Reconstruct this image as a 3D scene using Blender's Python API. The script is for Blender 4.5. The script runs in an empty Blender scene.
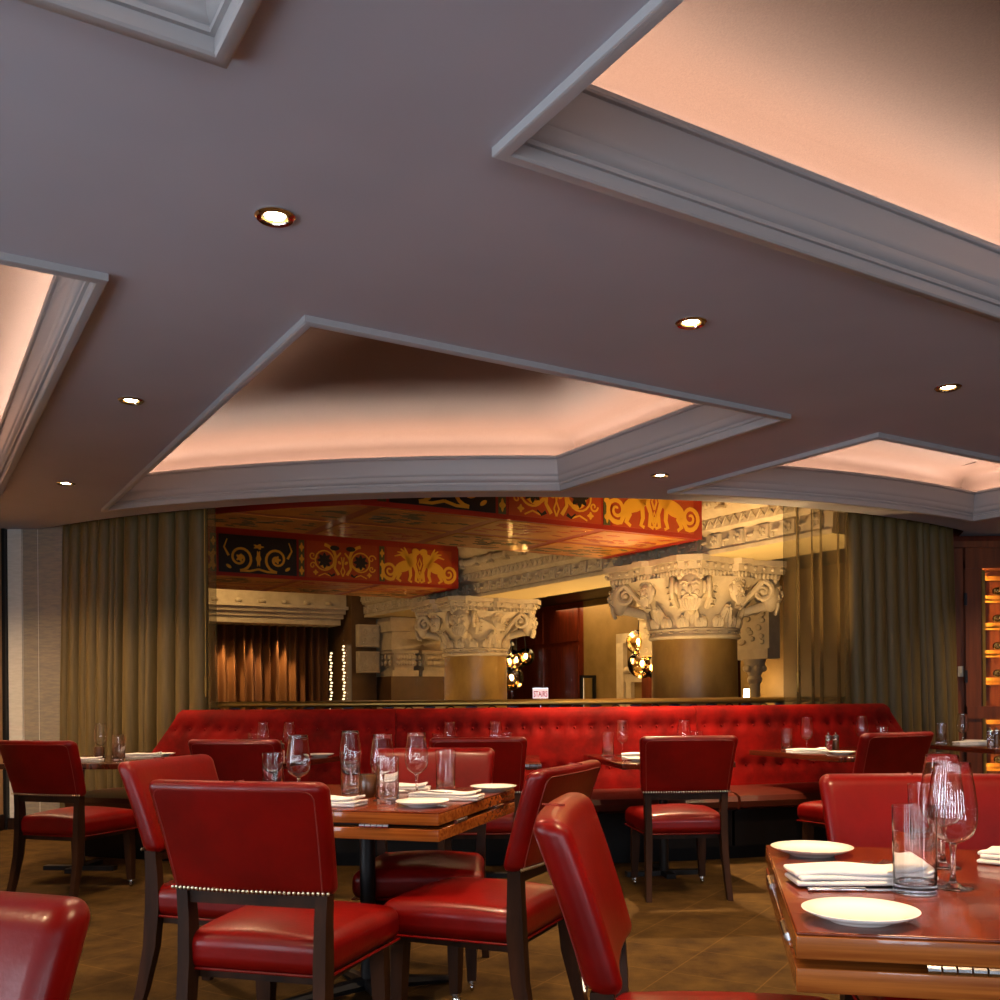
import bpy, bmesh, math, random
from math import sin, cos, pi, radians, sqrt, atan2, tan
from mathutils import Vector, Matrix

random.seed(7)
S = bpy.context.scene
COL = S.collection

# ------------------------------------------------------------------ camera
EYE = 1.15
F_PX = 982.0
HORIZON = 697.0
ROLL = radians(0.5)
cam_d = bpy.data.cameras.new('camera')
cam = bpy.data.objects.new('camera', cam_d)
COL.objects.link(cam)
cam.location = (0, 0, EYE)
cam.rotation_euler = (pi / 2, ROLL, 0)
cam_d.sensor_width = 36
cam_d.lens = F_PX * 36 / 1000
cam_d.shift_y = (HORIZON - 500) / 1000
cam_d.clip_start = 0.05
S.camera = cam

# ------------------------------------------------------------------ exposure, world
S.view_settings.view_transform = 'Standard'
S.view_settings.look = 'None'
S.view_settings.exposure = 0.7
S.view_settings.gamma = 1
S.view_settings.use_curve_mapping = False
W = bpy.data.worlds.new('world')
S.world = W
W.use_nodes = True
bg = W.node_tree.nodes['Background']
bg.inputs[0].default_value = (0.80, 0.88, 1.0, 1)
bg.inputs[1].default_value = 12.5

WARM = (1.0, 0.66, 0.36)
DOWN_POWER = 150.0
COVE_STRENGTH = 34.0
LOBBY_GAIN = 1.5


def light(name, kind, loc, energy, color, target=None, **kw):
    d = bpy.data.lights.new(name, kind)
    d.energy = energy
    d.color = color
    for k, v in kw.items():
        setattr(d, k, v)
    o = bpy.data.objects.new(name, d)
    COL.objects.link(o)
    o.location = loc
    if target is not None:
        o.rotation_euler = (Vector(target) - Vector(loc)).to_track_quat('-Z', 'Y').to_euler()
    return o


# grid of the coffers and the lobby, turned against the camera
ANG = radians(31.5)
UX, UY = cos(ANG), sin(ANG)


def st(s, t):
    return (s * UX - t * UY, s * UY + t * UX)


# centre of the arc the window wall, booth and coffer edges share
ACX, ACY = -0.173, 14.46
CEIL = 2.70


def arc(R, X):
    return ACY - sqrt(R * R - (X - ACX) ** 2)


def apt(R, a):      # a measured from the -Y direction of the arc centre, positive to the right
    return (ACX + R * sin(a), ACY - R * cos(a))


def at(px, py, z):  # the point at height z seen at this place in the photograph
    u, v = px - 500, HORIZON - py
    a = u * cos(ROLL) + v * sin(ROLL)
    b = -u * sin(ROLL) + v * cos(ROLL)
    d = (z - EYE) * F_PX / b
    return (a * d / F_PX, d, z)


def arc_angle(px, R):
    lo, hi = -0.9, 0.9
    k = (px - 500) / F_PX
    for _ in range(40):
        m = (lo + hi) / 2
        x, y = apt(R, m)
        if x / y < k:
            lo = m
        else:
            hi = m
    return (lo + hi) / 2


# ------------------------------------------------------------------ materials
def lin(h):
    h = h.lstrip('#')
    c = [int(h[i:i + 2], 16) / 255 for i in (0, 2, 4)]
    return tuple(x / 12.92 if x <= .04045 else ((x + .055) / 1.055) ** 2.4 for x in c)


M = {}


def mat(name, color, rough=.5, metal=0, coat=0, sheen=0, spec=.5, noise=None, bump=None, sheen_tint=None, coat_rough=.1):
    """principled material; noise = (scale, second colour, detail, stretch), bump = (scale, strength)"""
    m = bpy.data.materials.new(name)
    m.use_nodes = True
    nt = m.node_tree
    b = nt.nodes['Principled BSDF']
    c = lin(color) if isinstance(color, str) else color
    b.inputs['Base Color'].default_value = (*c, 1)
    b.inputs['Roughness'].default_value = rough
    b.inputs['Metallic'].default_value = metal
    b.inputs['Coat Weight'].default_value = coat
    b.inputs['Coat Roughness'].default_value = coat_rough
    b.inputs['Sheen Weight'].default_value = sheen
    b.inputs['Specular IOR Level'].default_value = spec
    if sheen_tint:
        b.inputs['Sheen Tint'].default_value = (*sheen_tint, 1)
        b.inputs['Sheen Roughness'].default_value = .35
    tc = nt.nodes.new('ShaderNodeTexCoord')
    if noise:
        sc, c2, det, stretch = noise
        mp = nt.nodes.new('ShaderNodeMapping')
        mp.inputs['Scale'].default_value = stretch
        n = nt.nodes.new('ShaderNodeTexNoise')
        n.inputs['Scale'].default_value = sc
        n.inputs['Detail'].default_value = det
        n.inputs['Roughness'].default_value = .6
        r = nt.nodes.new('ShaderNodeValToRGB')
        r.color_ramp.elements[0].position = .35
        r.color_ramp.elements[1].position = .65
        r.color_ramp.elements[0].color = (*c, 1)
        cc = lin(c2) if isinstance(c2, str) else c2
        r.color_ramp.elements[1].color = (*cc, 1)
        nt.links.new(tc.outputs['Object'], mp.inputs[0])
        nt.links.new(mp.outputs[0], n.inputs['Vector'])
        nt.links.new(n.outputs['Fac'], r.inputs[0])
        nt.links.new(r.outputs[0], b.inputs['Base Color'])
    if bump:
        n2 = nt.nodes.new('ShaderNodeTexNoise')
        n2.inputs['Scale'].default_value = bump[0]
        n2.inputs['Detail'].default_value = 3
        bp = nt.nodes.new('ShaderNodeBump')
        bp.inputs['Strength'].default_value = bump[1]
        bp.inputs['Distance'].default_value = .01
        nt.links.new(tc.outputs['Object'], n2.inputs['Vector'])
        nt.links.new(n2.outputs['Fac'], bp.inputs['Height'])
        nt.links.new(bp.outputs[0], b.inputs['Normal'])
    M[name] = m
    return m


def emit(name, color, strength):
    m = bpy.data.materials.new(name)
    m.use_nodes = True
    b = m.node_tree.nodes['Principled BSDF']
    b.inputs['Base Color'].default_value = (*color, 1)
    b.inputs['Emission Color'].default_value = (*color, 1)
    b.inputs['Emission Strength'].default_value = strength
    M[name] = m


def glass_mat(name, tint=(1, 1, 1), rough=0.0, ior=1.47):
    m = bpy.data.materials.new(name)
    m.use_nodes = True
    b = m.node_tree.nodes['Principled BSDF']
    b.inputs['Base Color'].default_value = (*tint, 1)
    b.inputs['Roughness'].default_value = rough
    b.inputs['IOR'].default_value = ior
    b.inputs['Transmission Weight'].default_value = 1
    M[name] = m


def sheet_mat(name, color, alpha, gloss=False):
    """a thin clear or woven sheet one can see through"""
    m = bpy.data.materials.new(name)
    m.use_nodes = True
    nt = m.node_tree
    nt.nodes.clear()
    out = nt.nodes.new('ShaderNodeOutputMaterial')
    mix = nt.nodes.new('ShaderNodeMixShader')
    tr = nt.nodes.new('ShaderNodeBsdfTransparent')
    if gloss:
        g = nt.nodes.new('ShaderNodeBsdfGlossy')
        g.inputs['Roughness'].default_value = 0.0
        fr = nt.nodes.new('ShaderNodeFresnel')
        fr.inputs['IOR'].default_value = 1.06
        nt.links.new(fr.outputs[0], mix.inputs[0])
        nt.links.new(g.outputs[0], mix.inputs[2])
    else:
        df = nt.nodes.new('ShaderNodeBsdfDiffuse')
        df.inputs[0].default_value = (*color, 1)
        tl = nt.nodes.new('ShaderNodeBsdfTranslucent')
        tl.inputs[0].default_value = (*color, 1)
        ad = nt.nodes.new('ShaderNodeMixShader')
        ad.inputs[0].default_value = .5
        nt.links.new(df.outputs[0], ad.inputs[1])
        nt.links.new(tl.outputs[0], ad.inputs[2])
        mix.inputs[0].default_value = alpha
        nt.links.new(ad.outputs[0], mix.inputs[2])
    nt.links.new(tr.outputs[0], mix.inputs[1])
    nt.links.new(mix.outputs[0], out.inputs[0])
    M[name] = m


mat('ceiling_paint', '#a2a3ad', .7, noise=(1.2, '#9c9da7', 2, (1, 1, 1)))
mat('trim_paint', '#9c9c9e', .32)
mat('coffer_cloth', '#6c594e', .55, spec=.15, noise=(420, '#625046', 2, (1, .3, 1)))
mat('carpet', '#33230f', .95, noise=(6, '#4c3818', 8, (1, 1, 1)), bump=(240, .35), spec=.1)
mat('wallpaper', '#938774', .8, noise=(60, '#7f776d', 3, (.2, 1, 1)))
mat('pale_panel', '#cfcbc2', .7, noise=(60, '#c4c0b6', 3, (.2, 1, 1)))
mat('warm_wall', '#b58e62', .7)
mat('dark_metal', '#0d0c0e', .45, spec=.3)
mat('leather', '#560302', .34, coat=.12, coat_rough=.14, spec=.22, noise=(4, '#6e0503', 6, (1, 1, 1)), bump=(90, .05))
mat('leather_seam', '#6a130a', .5)
mat('leg_wood', '#341e10', .5, spec=.12, noise=(14, '#20120a', 4, (1, 1, .15)))
mat('nail', '#b9ab8c', .28, metal=1)
mat('velvet', '#540302', .75, sheen=.22, sheen_tint=(1, .10, .03), noise=(5, '#7e0805', 7, (1, 1, 1)), spec=.1)
mat('booth_leather', '#41140a', .38, coat=.15)
mat('black_wood', '#0a0706', .5, spec=.15)
mat('steel', '#c8c8c8', .18, metal=1)
mat('chrome', '#d8d4cc', .12, metal=1)
mat('brass', '#a08246', .42, metal=1)
mat('iron', '#3a3c42', .35, metal=.9)
mat('china', '#efeeea', .18, coat=.4)
mat('linen', '#d6d4d4', .8, bump=(180, .15))
mat('curtain', '#63522a', .62, sheen=.15, sheen_tint=(.9, .75, .45), noise=(40, '#584822', 3, (1, 1, .1)))
sheet_mat('sheer', lin('#7e6a42'), .62)
sheet_mat('pane', (1, 1, 1), 0, gloss=True)
glass_mat('crystal')
glass_mat('smoke_glass', (.16, .10, .07))
sheet_mat('globe_glass', (1, 1, 1), 0, gloss=True)
M['globe_glass'].node_tree.nodes['Fresnel'].inputs['IOR'].default_value = 1.6
M['globe_glass'].node_tree.nodes['Transparent BSDF'].inputs[0].default_value = (.92, .74, .42, 1)
mat('candle_brown', '#2a1a12', .25, coat=.5, noise=(18, '#5a3a20', 3, (1, 1, .1)))
mat('stone', '#cfc0a0', .8, noise=(6, '#bfae8e', 5, (1, 1, 1)), bump=(40, .12))
mat('marble', '#8a6a35', .42, coat=.08, noise=(2.6, '#b08d4a', 8, (1, 1, .5)))
mat('brown_stone', '#6a4c2a', .5, noise=(3, '#5b4022', 5, (1, 1, 1)))
mat('panel_wood', '#6a2812', .42, coat=.08, spec=.3, noise=(5, '#4e1b08', 6, (3, 3, .25)))
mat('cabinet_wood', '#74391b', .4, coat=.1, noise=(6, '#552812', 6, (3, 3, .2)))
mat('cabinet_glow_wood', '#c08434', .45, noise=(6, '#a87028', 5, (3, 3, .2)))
mat('beam_underside', '#cf8a2a', .42, coat=.15, noise=(2.5, '#a8661c', 6, (1, 1, 1)))
mat('beam_red', '#9a2410', .38, coat=.3)
mat('beam_orange', '#b5451a', .4, coat=.3, noise=(3, '#a03c14', 4, (1, 1, 1)))
mat('beam_gold', '#e0a52c', .42)
mat('beam_black', '#1c1512', .5)
mat('beam_olive', '#57502a', .5)
mat('far_curtain', '#6b4218', .7, noise=(3, '#552f10', 3, (1, 1, .05)))
mat('lobby_ceiling', '#6b4a26', .6)
mat('cream_plaster', '#d9c48a', .7)
mat('lobby_stone_wall', '#8a7040', .6, noise=(2, '#79602f', 4, (1, 1, 1)))
mat('bottle_glass', '#0f1612', .12, coat=.5)
mat('foil', '#b9b2a2', .3, metal=.8)
mat('sign_red', '#a01524', .5)
mat('switch_plate', '#b5aea0', .5)
emit('led', (1.0, .75, .61), COVE_STRENGTH)
emit('lens', (1.0, .80, .55), 26)
emit('bulb', (1.0, .70, .35), 60)
emit('lamp_glow', (1.0, .68, .32), 14)
emit('sign_white', (1.0, .80, .90), .4)
emit('bead', (1.0, .74, .40), 1.4)
emit('rack_led', (1.0, .64, .22), 80)


def table_wood(name, dark):
    m = mat(name, '#5a2410', .22, coat=.32, coat_rough=.03, spec=.2)
    nt = m.node_tree
    b = nt.nodes['Principled BSDF']
    tc = nt.nodes.new('ShaderNodeTexCoord')
    mp = nt.nodes.new('ShaderNodeMapping')
    mp.inputs['Scale'].default_value = (1.3, 26, 42) if not dark else (14, 1.5, 14)
    n = nt.nodes.new('ShaderNodeTexNoise')
    n.inputs['Scale'].default_value = 2.2
    n.inputs['Detail'].default_value = 6
    r = nt.nodes.new('ShaderNodeValToRGB')
    e = r.color_ramp.elements
    e[0].position, e[1].position = .3, .7
    e[0].color = (*lin('#4c1a08' if dark else '#6e3412'), 1)
    e[1].color = (*lin('#74300f' if dark else '#a05c24'), 1)
    nt.links.new(tc.outputs['Object'], mp.inputs[0])
    nt.links.new(mp.outputs[0], n.inputs['Vector'])
    nt.links.new(n.outputs['Fac'], r.inputs[0])
    nt.links.new(r.outputs[0], b.inputs['Base Color'])


table_wood('table_top_wood', True)
table_wood('table_edge_wood', False)
mat('booth_table_wood', '#3a160c', .18, coat=.6, noise=(4, '#4a1e0e', 5, (6, 1, 1)))


def add_carpet_lines():
    m = M['carpet']
    nt = m.node_tree
    b = nt.nodes['Principled BSDF']
    src = b.inputs['Base Color'].links[0].from_socket
    tc = nt.nodes.new('ShaderNodeTexCoord')
    mp = nt.nodes.new('ShaderNodeMapping')
    mp.inputs['Rotation'].default_value = (0, 0, radians(31.5))
    br = nt.nodes.new('ShaderNodeTexBrick')
    br.offset = 0
    br.inputs['Scale'].default_value = 2.6
    br.inputs['Brick Width'].default_value = 1
    br.inputs['Row Height'].default_value = 1
    br.inputs['Mortar Size'].default_value = .008
    br.inputs['Color1'].default_value = br.inputs['Color2'].default_value = (0, 0, 0, 1)
    br.inputs['Mortar'].default_value = (1, 1, 1, 1)
    mx = nt.nodes.new('ShaderNodeMix')
    mx.data_type = 'RGBA'
    sc = nt.nodes.new('ShaderNodeMath')
    sc.operation = 'MULTIPLY'
    sc.inputs[1].default_value = .12
    nt.links.new(tc.outputs['Object'], mp.inputs[0])
    nt.links.new(mp.outputs[0], br.inputs['Vector'])
    nt.links.new(br.outputs['Color'], sc.inputs[0])
    nt.links.new(sc.outputs[0], mx.inputs['Factor'])
    nt.links.new(src, mx.inputs['A'])
    mx.inputs['B'].default_value = (*lin('#a07a3c'), 1)
    nt.links.new(mx.outputs['Result'], b.inputs['Base Color'])


add_carpet_lines()


# ------------------------------------------------------------------ mesh helpers
class MB:
    """collects shapes into one mesh"""

    def __init__(self):
        self.v, self.f = [], []

    def add(self, vs, fs, tf=None):
        n = len(self.v)
        self.v += [tuple(tf(*p)) if tf else tuple(p) for p in vs]
        self.f += [[i + n for i in f] for f in fs]
        return self

    def box(self, x0, x1, y0, y1, z0, z1, tf=None):
        vs = [(x, y, z) for x in (x0, x1) for y in (y0, y1) for z in (z0, z1)]
        fs = [(0, 1, 3, 2), (4, 6, 7, 5), (0, 4, 5, 1), (2, 3, 7, 6), (0, 2, 6, 4), (1, 5, 7, 3)]
        return self.add(vs, fs, tf)

    def rbox(self, sx, sy, sz, r, tf=None, n=6, k=3):
        """box of half sizes with rounded edges, n spans per face"""
        def axis(h):
            rr = min(r, h * .999)
            o = [rr * tan(pi / 4 * i / k) for i in range(k, 0, -1)]
            c = h - rr
            return [-c - q for q in o] + [-c + 2 * c * i / n for i in range(n + 1)] + [c + q for q in reversed(o)]
        ax = [axis(sx), axis(sy), axis(sz)]
        N = len(ax[0])
        hs = (sx, sy, sz)
        idx, vs, fs = {}, [], []

        def vid(i, j, q):
            key = (i, j, q)
            if key not in idx:
                p = (ax[0][i], ax[1][j], ax[2][q])
                core = [max(-(h - min(r, h * .999)), min(h - min(r, h * .999), c)) for c, h in zip(p, hs)]
                d = [a - b for a, b in zip(p, core)]
                ln = sqrt(sum(c * c for c in d)) or 1
                rr = [min(r, h * .999) for h in hs]
                idx[key] = len(vs)
                vs.append(tuple(c + e / ln * q2 for c, e, q2 in zip(core, d, rr)))
            return idx[key]
        e = N - 1
        for a in range(e):
            for b in range(e):
                fs.append((vid(a, b, 0), vid(a, b + 1, 0), vid(a + 1, b + 1, 0), vid(a + 1, b, 0)))
                fs.append((vid(a, b, e), vid(a + 1, b, e), vid(a + 1, b + 1, e), vid(a, b + 1, e)))
                fs.append((vid(a, 0, b), vid(a + 1, 0, b), vid(a + 1, 0, b + 1), vid(a, 0, b + 1)))
                fs.append((vid(a, e, b), vid(a, e, b + 1), vid(a + 1, e, b + 1), vid(a + 1, e, b)))
                fs.append((vid(0, a, b), vid(0, a, b + 1), vid(0, a + 1, b + 1), vid(0, a + 1, b)))
                fs.append((vid(e, a, b), vid(e, a + 1, b), vid(e, a + 1, b + 1), vid(e, a, b + 1)))
        return self.add(vs, fs, tf)

    def lathe(self, prof, n=24, c=(0, 0, 0), closed=False, tf=None, cap=True):
        vs, fs = [], []
        for (r, z) in prof:
            for i in range(n):
                a = 2 * pi * i / n
                vs.append((c[0] + r * cos(a), c[1] + r * sin(a), c[2] + z))
        m = len(prof)
        for j in range(m if closed else m - 1):
            j2 = (j + 1) % m
            for i in range(n):
                i2 = (i + 1) % n
                fs.append((j * n + i, j * n + i2, j2 * n + i2, j2 * n + i))
        if not closed and cap:
            if prof[0][0] > 1e-6:
                fs.append(tuple(reversed(range(n))))
            if prof[-1][0] > 1e-6:
                fs.append(tuple(range((m - 1) * n, m * n)))
        return self.add(vs, fs, tf)

    def tube(self, pts, r, n=8, cap=True, tf=None):
        pts = [Vector(p) for p in pts]
        rs = r if isinstance(r, (list, tuple)) else [r] * len(pts)
        vs, fs = [], []
        up = None
        for i, p in enumerate(pts):
            d = (pts[min(i + 1, len(pts) - 1)] - pts[max(i - 1, 0)])
            d = d.normalized() if d.length > 1e-9 else Vector((0, 0, 1))
            if up is None:
                up = Vector((0, 0, 1)) if abs(d.z) < .9 else Vector((1, 0, 0))
            a = d.cross(up)
            if a.length < 1e-6:
                a = d.cross(Vector((0, 1, 0)))
            a.normalize()
            b = a.cross(d).normalized()
            up = b
            for k in range(n):
                t = 2 * pi * k / n
                vs.append(p + (a * cos(t) + b * sin(t)) * rs[i])
        for i in range(len(pts) - 1):
            for k in range(n):
                k2 = (k + 1) % n
                fs.append((i * n + k, i * n + k2, (i + 1) * n + k2, (i + 1) * n + k))
        if cap:
            fs.append(tuple(reversed(range(n))))
            fs.append(tuple(range((len(pts) - 1) * n, len(pts) * n)))
        return self.add(vs, fs, tf)

    def prism(self, poly, z0, z1, tf=None):
        n = len(poly)
        vs = [(x, y, z0) for x, y in poly] + [(x, y, z1) for x, y in poly]
        fs = [tuple(reversed(range(n))), tuple(range(n, 2 * n))]
        fs += [(i, (i + 1) % n, n + (i + 1) % n, n + i) for i in range(n)]
        return self.add(vs, fs, tf)

    def ball(self, c, r, n=10, tf=None):
        r = r if isinstance(r, (list, tuple)) else (r, r, r)
        m = max(4, n // 2 + 1)
        vs, fs = [], []
        for j in range(m + 1):
            th = pi * j / m
            for i in range(n):
                a = 2 * pi * i / n
                vs.append((c[0] + r[0] * sin(th) * cos(a), c[1] + r[1] * sin(th) * sin(a), c[2] + r[2] * cos(th)))
        for j in range(m):
            for i in range(n):
                i2 = (i + 1) % n
                fs.append((j * n + i, (j + 1) * n + i, (j + 1) * n + i2, j * n + i2))
        return self.add(vs, fs, tf)

    def sweep(self, path, prof, closed_path=True, closed_prof=False, tf=None):
        """path: function (offset) -> list of 2D points; prof: list of (offset, z)"""
        rings = [[(x, y, z) for x, y in path(o)] for o, z in prof]
        n = len(rings[0])
        vs = [p for r in rings for p in r]
        fs = []
        m = len(rings)
        for j in range(m if closed_prof else m - 1):
            j2 = (j + 1) % m
            for i in range(n if closed_path else n - 1):
                i2 = (i + 1) % n
                fs.append((j * n + i, j * n + i2, j2 * n + i2, j2 * n + i))
        if closed_prof and not closed_path:
            fs.append(tuple(j * n for j in range(m)))
            fs.append(tuple(j * n + n - 1 for j in reversed(range(m))))
        return self.add(vs, fs, tf)

    def build(self, name, material, parent=None, smooth=True, loc=None, rotz=None, angle=35):
        me = bpy.data.meshes.new(name)
        me.from_pydata(self.v, [], self.f)
        bm = bmesh.new()
        bm.from_mesh(me)
        bmesh.ops.remove_doubles(bm, verts=bm.verts, dist=1e-6)
        bmesh.ops.recalc_face_normals(bm, faces=bm.faces)
        if smooth:
            lim = radians(angle)
            for f in bm.faces:
                f.smooth = True
            for e in bm.edges:
                if len(e.link_faces) == 2 and e.calc_face_angle(0) > lim:
                    e.smooth = False
        bm.to_mesh(me)
        bm.free()
        me.materials.append(M[material])
        o = bpy.data.objects.new(name, me)
        COL.objects.link(o)
        if parent is not None:
            o.parent = parent
        if loc is not None:
            o.location = loc
        if rotz is not None:
            o.rotation_euler = (0, 0, rotz)
        return o


def tag(o, label, cat, group=None):
    o['label'] = label
    o['category'] = cat
    if group:
        o['group'] = group
    return o


def thing(name, label, cat, loc=(0, 0, 0), rotz=0, group=None):
    o = bpy.data.objects.new(name, None)
    o.empty_display_size = .1
    COL.objects.link(o)
    o.location = loc
    o.rotation_euler = (0, 0, rotz)
    return tag(o, label, cat, group)


def struct(o):
    o['kind'] = 'structure'
    return o


def dup(root, loc, rotz, label, group=None):
    r = root.copy()
    COL.objects.link(r)
    r.location = loc
    r.rotation_euler = (0, 0, rotz)
    r['label'] = label
    if group:
        r['group'] = group
    for ch in list(root.children):
        c = ch.copy()
        COL.objects.link(c)
        c.parent = r
        for g in list(ch.children):
            d = g.copy()
            COL.objects.link(d)
            d.parent = c
    return r


# ================================================================== ROOM
XL, XR, YB = -4.46, 6.6, -4.2
ROOF = 4.0


def wall_with_holes(name, axis, pos, a0, a1, z0, z1, holes, thick, material):
    """wall in the plane x=pos or y=pos, holes = [(a, b, z0, z1)]"""
    mb = MB()
    xs = sorted({a0, a1, *[h[0] for h in holes], *[h[1] for h in holes]})
    zs = sorted({z0, z1, *[h[2] for h in holes], *[h[3] for h in holes]})
    for i in range(len(xs) - 1):
        for j in range(len(zs) - 1):
            cx, cz = (xs[i] + xs[i + 1]) / 2, (zs[j] + zs[j + 1]) / 2
            if any(h[0] < cx < h[1] and h[2] < cz < h[3] for h in holes):
                continue
            if axis == 'y':
                mb.box(xs[i], xs[i + 1], pos - thick, pos, zs[j], zs[j + 1])
            else:
                mb.box(pos - thick, pos, xs[i], xs[i + 1], zs[j], zs[j + 1])
    return struct(mb.build(name, material, smooth=False))


struct(MB().box(XL - .2, XR + .2, YB - .2, 9.9, -.1, 0).build('floor', 'carpet', smooth=False))
back_holes = [(x, x + .62, .25, 2.15) for x in (-3.9, -2.3, -.7, .9, 2.5, 4.1)]
wall_with_holes('wall_back', 'y', YB, XL - .2, XR + .2, -.1, ROOF, back_holes, .2, 'wallpaper')
left_holes = [(y, y + .7, .25, 2.3) for y in (-3.2, -1.6, 0.0, 1.6)]
wall_with_holes('wall_left', 'x', XL, YB - .2, 8.9, -.1, ROOF, left_holes, .2, 'warm_wall')
struct(MB().box(XR, XR + .2, YB - .2, 9.9, -.1, ROOF).build('wall_right', 'cabinet_wood', smooth=False))
wi = 0
for axis, holes in (('y', back_holes), ('x', left_holes)):
    for (a, b, z0, z1) in holes:
        wi += 1
        fr = MB()

        def bar(p0, p1, q0, q1):
            if axis == 'y':
                fr.box(p0, p1, YB - .12, YB - .06, q0, q1)
            else:
                fr.box(XL - .12, XL - .06, p0, p1, q0, q1)
        w = .05
        bar(a, a + w, z0, z1)
        bar(b - w, b, z0, z1)
        bar(a + w, b - w, z0, z0 + w)
        bar(a + w, b - w, z1 - w, z1)
        bar((a + b) / 2 - .012, (a + b) / 2 + .012, z0 + w, z1 - w)
        for s_, e_ in ((a + w, (a + b) / 2 - .012), ((a + b) / 2 + .012, b - w)):
            bar(s_, e_, 1.75, 1.79)
        struct(fr.build('window_%d' % (wi + 1), 'dark_metal', smooth=False))
        c = (a + b) / 2
        if axis == 'y':
            pl = light('window_portal', 'AREA', (c, YB - .19, (z0 + z1) / 2), 1, (1, 1, 1), (c, 5, (z0 + z1) / 2), shape='RECTANGLE', size=b - a, size_y=z1 - z0)
        else:
            pl = light('window_portal', 'AREA', (XL - .19, c, (z0 + z1) / 2), 1, (1, 1, 1), (5, c, (z0 + z1) / 2), shape='RECTANGLE', size=b - a, size_y=z1 - z0)
        pl.data.cycles.is_portal = True

# ------------------------------------------------------------------ ceiling with coffers
SC, TC = ACX * UX + ACY * UY, -ACX * UY + ACY * UX


def tarc(s, R):
    return TC - sqrt(max(R * R - (s - SC) ** 2, .01))


def arc_edge(s0, s1, R=7.19, n=26):
    return [(s0 + (s1 - s0) * i / n, tarc(s0 + (s1 - s0) * i / n, R)) for i in range(n + 1)]


coffers = [
    [(1.414, 3.786), (4.22, 3.786)] + arc_edge(4.22, 1.414),
    [(4.97, 3.786), (8.17, 3.786)] + arc_edge(8.17, 4.97),
    [(-1.0, 3.78), (.66, 3.78), (.66, 8.05), (.12, 8.05)],
    [(-2.2, -2.0), (.686, -2.0), (.686, 2.36), (-2.2, 2.36)],
    [(1.443, -2.0), (4.22, -2.0), (4.22, 2.365), (1.443, 2.365)],
]


def inset(poly, d):
    """counter-clockwise polygon moved inward by d"""
    n = len(poly)
    out = []
    for i in range(n):
        p0, p1, p2 = Vector(poly[i - 1]), Vector(poly[i]), Vector(poly[(i + 1) % n])
        e1, e2 = (p1 - p0).normalized(), (p2 - p1).normalized()
        n1, n2 = Vector((-e1.y, e1.x)), Vector((-e2.y, e2.x))
        m = n1 + n2
        k = d / max(.25, (m.dot(n1)))
        q = p1 + m * k
        out.append((q.x, q.y))
    return out


def flat_with_holes(name, outer, holes, z, material):
    cu = bpy.data.curves.new(name, 'CURVE')
    cu.dimensions = '2D'
    cu.fill_mode = 'BOTH'
    for loop in [outer] + holes:
        sp = cu.splines.new('POLY')
        sp.points.add(len(loop) - 1)
        for p, (x, y) in zip(sp.points, loop):
            p.co = (x, y, 0, 1)
        sp.use_cyclic_u = True
    tmp = bpy.data.objects.new(name + '_outline', cu)
    COL.objects.link(tmp)
    dg = bpy.context.evaluated_depsgraph_get()
    me = bpy.data.meshes.new_from_object(tmp.evaluated_get(dg))
    bpy.data.objects.remove(tmp)
    for v in me.vertices:
        v.co.z = z
    me.materials.clear()
    me.materials.append(M[material])
    me.name = name
    o = bpy.data.objects.new(name, me)
    COL.objects.link(o)
    return o


RS = 6.86            # edge of the ceiling in front of the curtains
outer = [(XL, YB), (XR, YB), (XR, 9.7), (4.55, 9.7)]
a_r, a_l = math.asin((4.45 - ACX) / RS), math.asin((-4.3 - ACX) / RS)
outer += [apt(RS, a_r + (a_l - a_r) * i / 60) for i in range(61)]
outer += [(XL, 9.0)]
holes_w = [[st(*p) for p in c] for c in coffers]
struct(flat_with_holes('ceiling', outer, holes_w, CEIL, 'ceiling_paint'))
# rounded edge of the ceiling, turning up into the curtain pocket
ed = MB()


def arc_path(o):
    return [apt(RS + o, a_r + (a_l - a_r) * i / 60) for i in range(61)]


ed.sweep(arc_path, [(0, CEIL), (-.012, CEIL + .006), (-.015, CEIL + .02), (-.015, CEIL + .3), (.02, CEIL + .3)], closed_path=False)
struct(ed.build('trim_9', 'ceiling_paint'))

for ci, poly in enumerate(coffers):
    path = lambda o, p=poly: inset(p, o)
    lip = MB()
    lip.sweep(lambda o: path(o + .042), [(-.045, CEIL + .001), (-.045, CEIL - .026), (-.038, CEIL - .03), (-.008, CEIL - .03), (-.003, CEIL - .024),
                     (-.003, CEIL + .012), (.010, CEIL + .012), (.012, CEIL + .022), (.006, CEIL + .024), (.006, CEIL + .03), (.012, CEIL + .034),
                     (.020, CEIL + .046), (.022, CEIL + .06), (.023, CEIL + .075), (.028, CEIL + .082), (.030, CEIL + .10), (.034, CEIL + .15), (.040, CEIL + .186), (.040, CEIL + .192), (.052, CEIL + .194),
                     (.056, CEIL + .20), (.056, CEIL + .214), (.050, CEIL + .218), (.03, CEIL + .218), (.03, CEIL + .165), (-.25, CEIL + .165)])
    tr = struct(lip.build('trim_%d' % (ci + 1), 'trim_paint', rotz=ANG, angle=30))
    va = MB()
    prof = [(-.20, CEIL + .155), (-.20, CEIL + .36)]
    for k in range(1, 7):
        a = pi / 2 * k / 6
        prof.append((-.20 + .16 * (1 - cos(a)), CEIL + .36 + .10 * sin(a)))
    prof.append((.16, CEIL + .465))
    va.sweep(path, prof)
    cap = inset(poly, .16)
    va.add([(x, y, CEIL + .465) for x, y in cap], [tuple(range(len(cap)))])
    struct(va.build('ceiling_vault', 'coffer_cloth', rotz=ANG, angle=50))
    ls = MB()
    ls.sweep(path, [(-.035, CEIL + .168), (-.035, CEIL + .18), (-.085, CEIL + .18), (-.085, CEIL + .168)], closed_prof=True)
    ls.build('light_strip', 'led', parent=tr)

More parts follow.
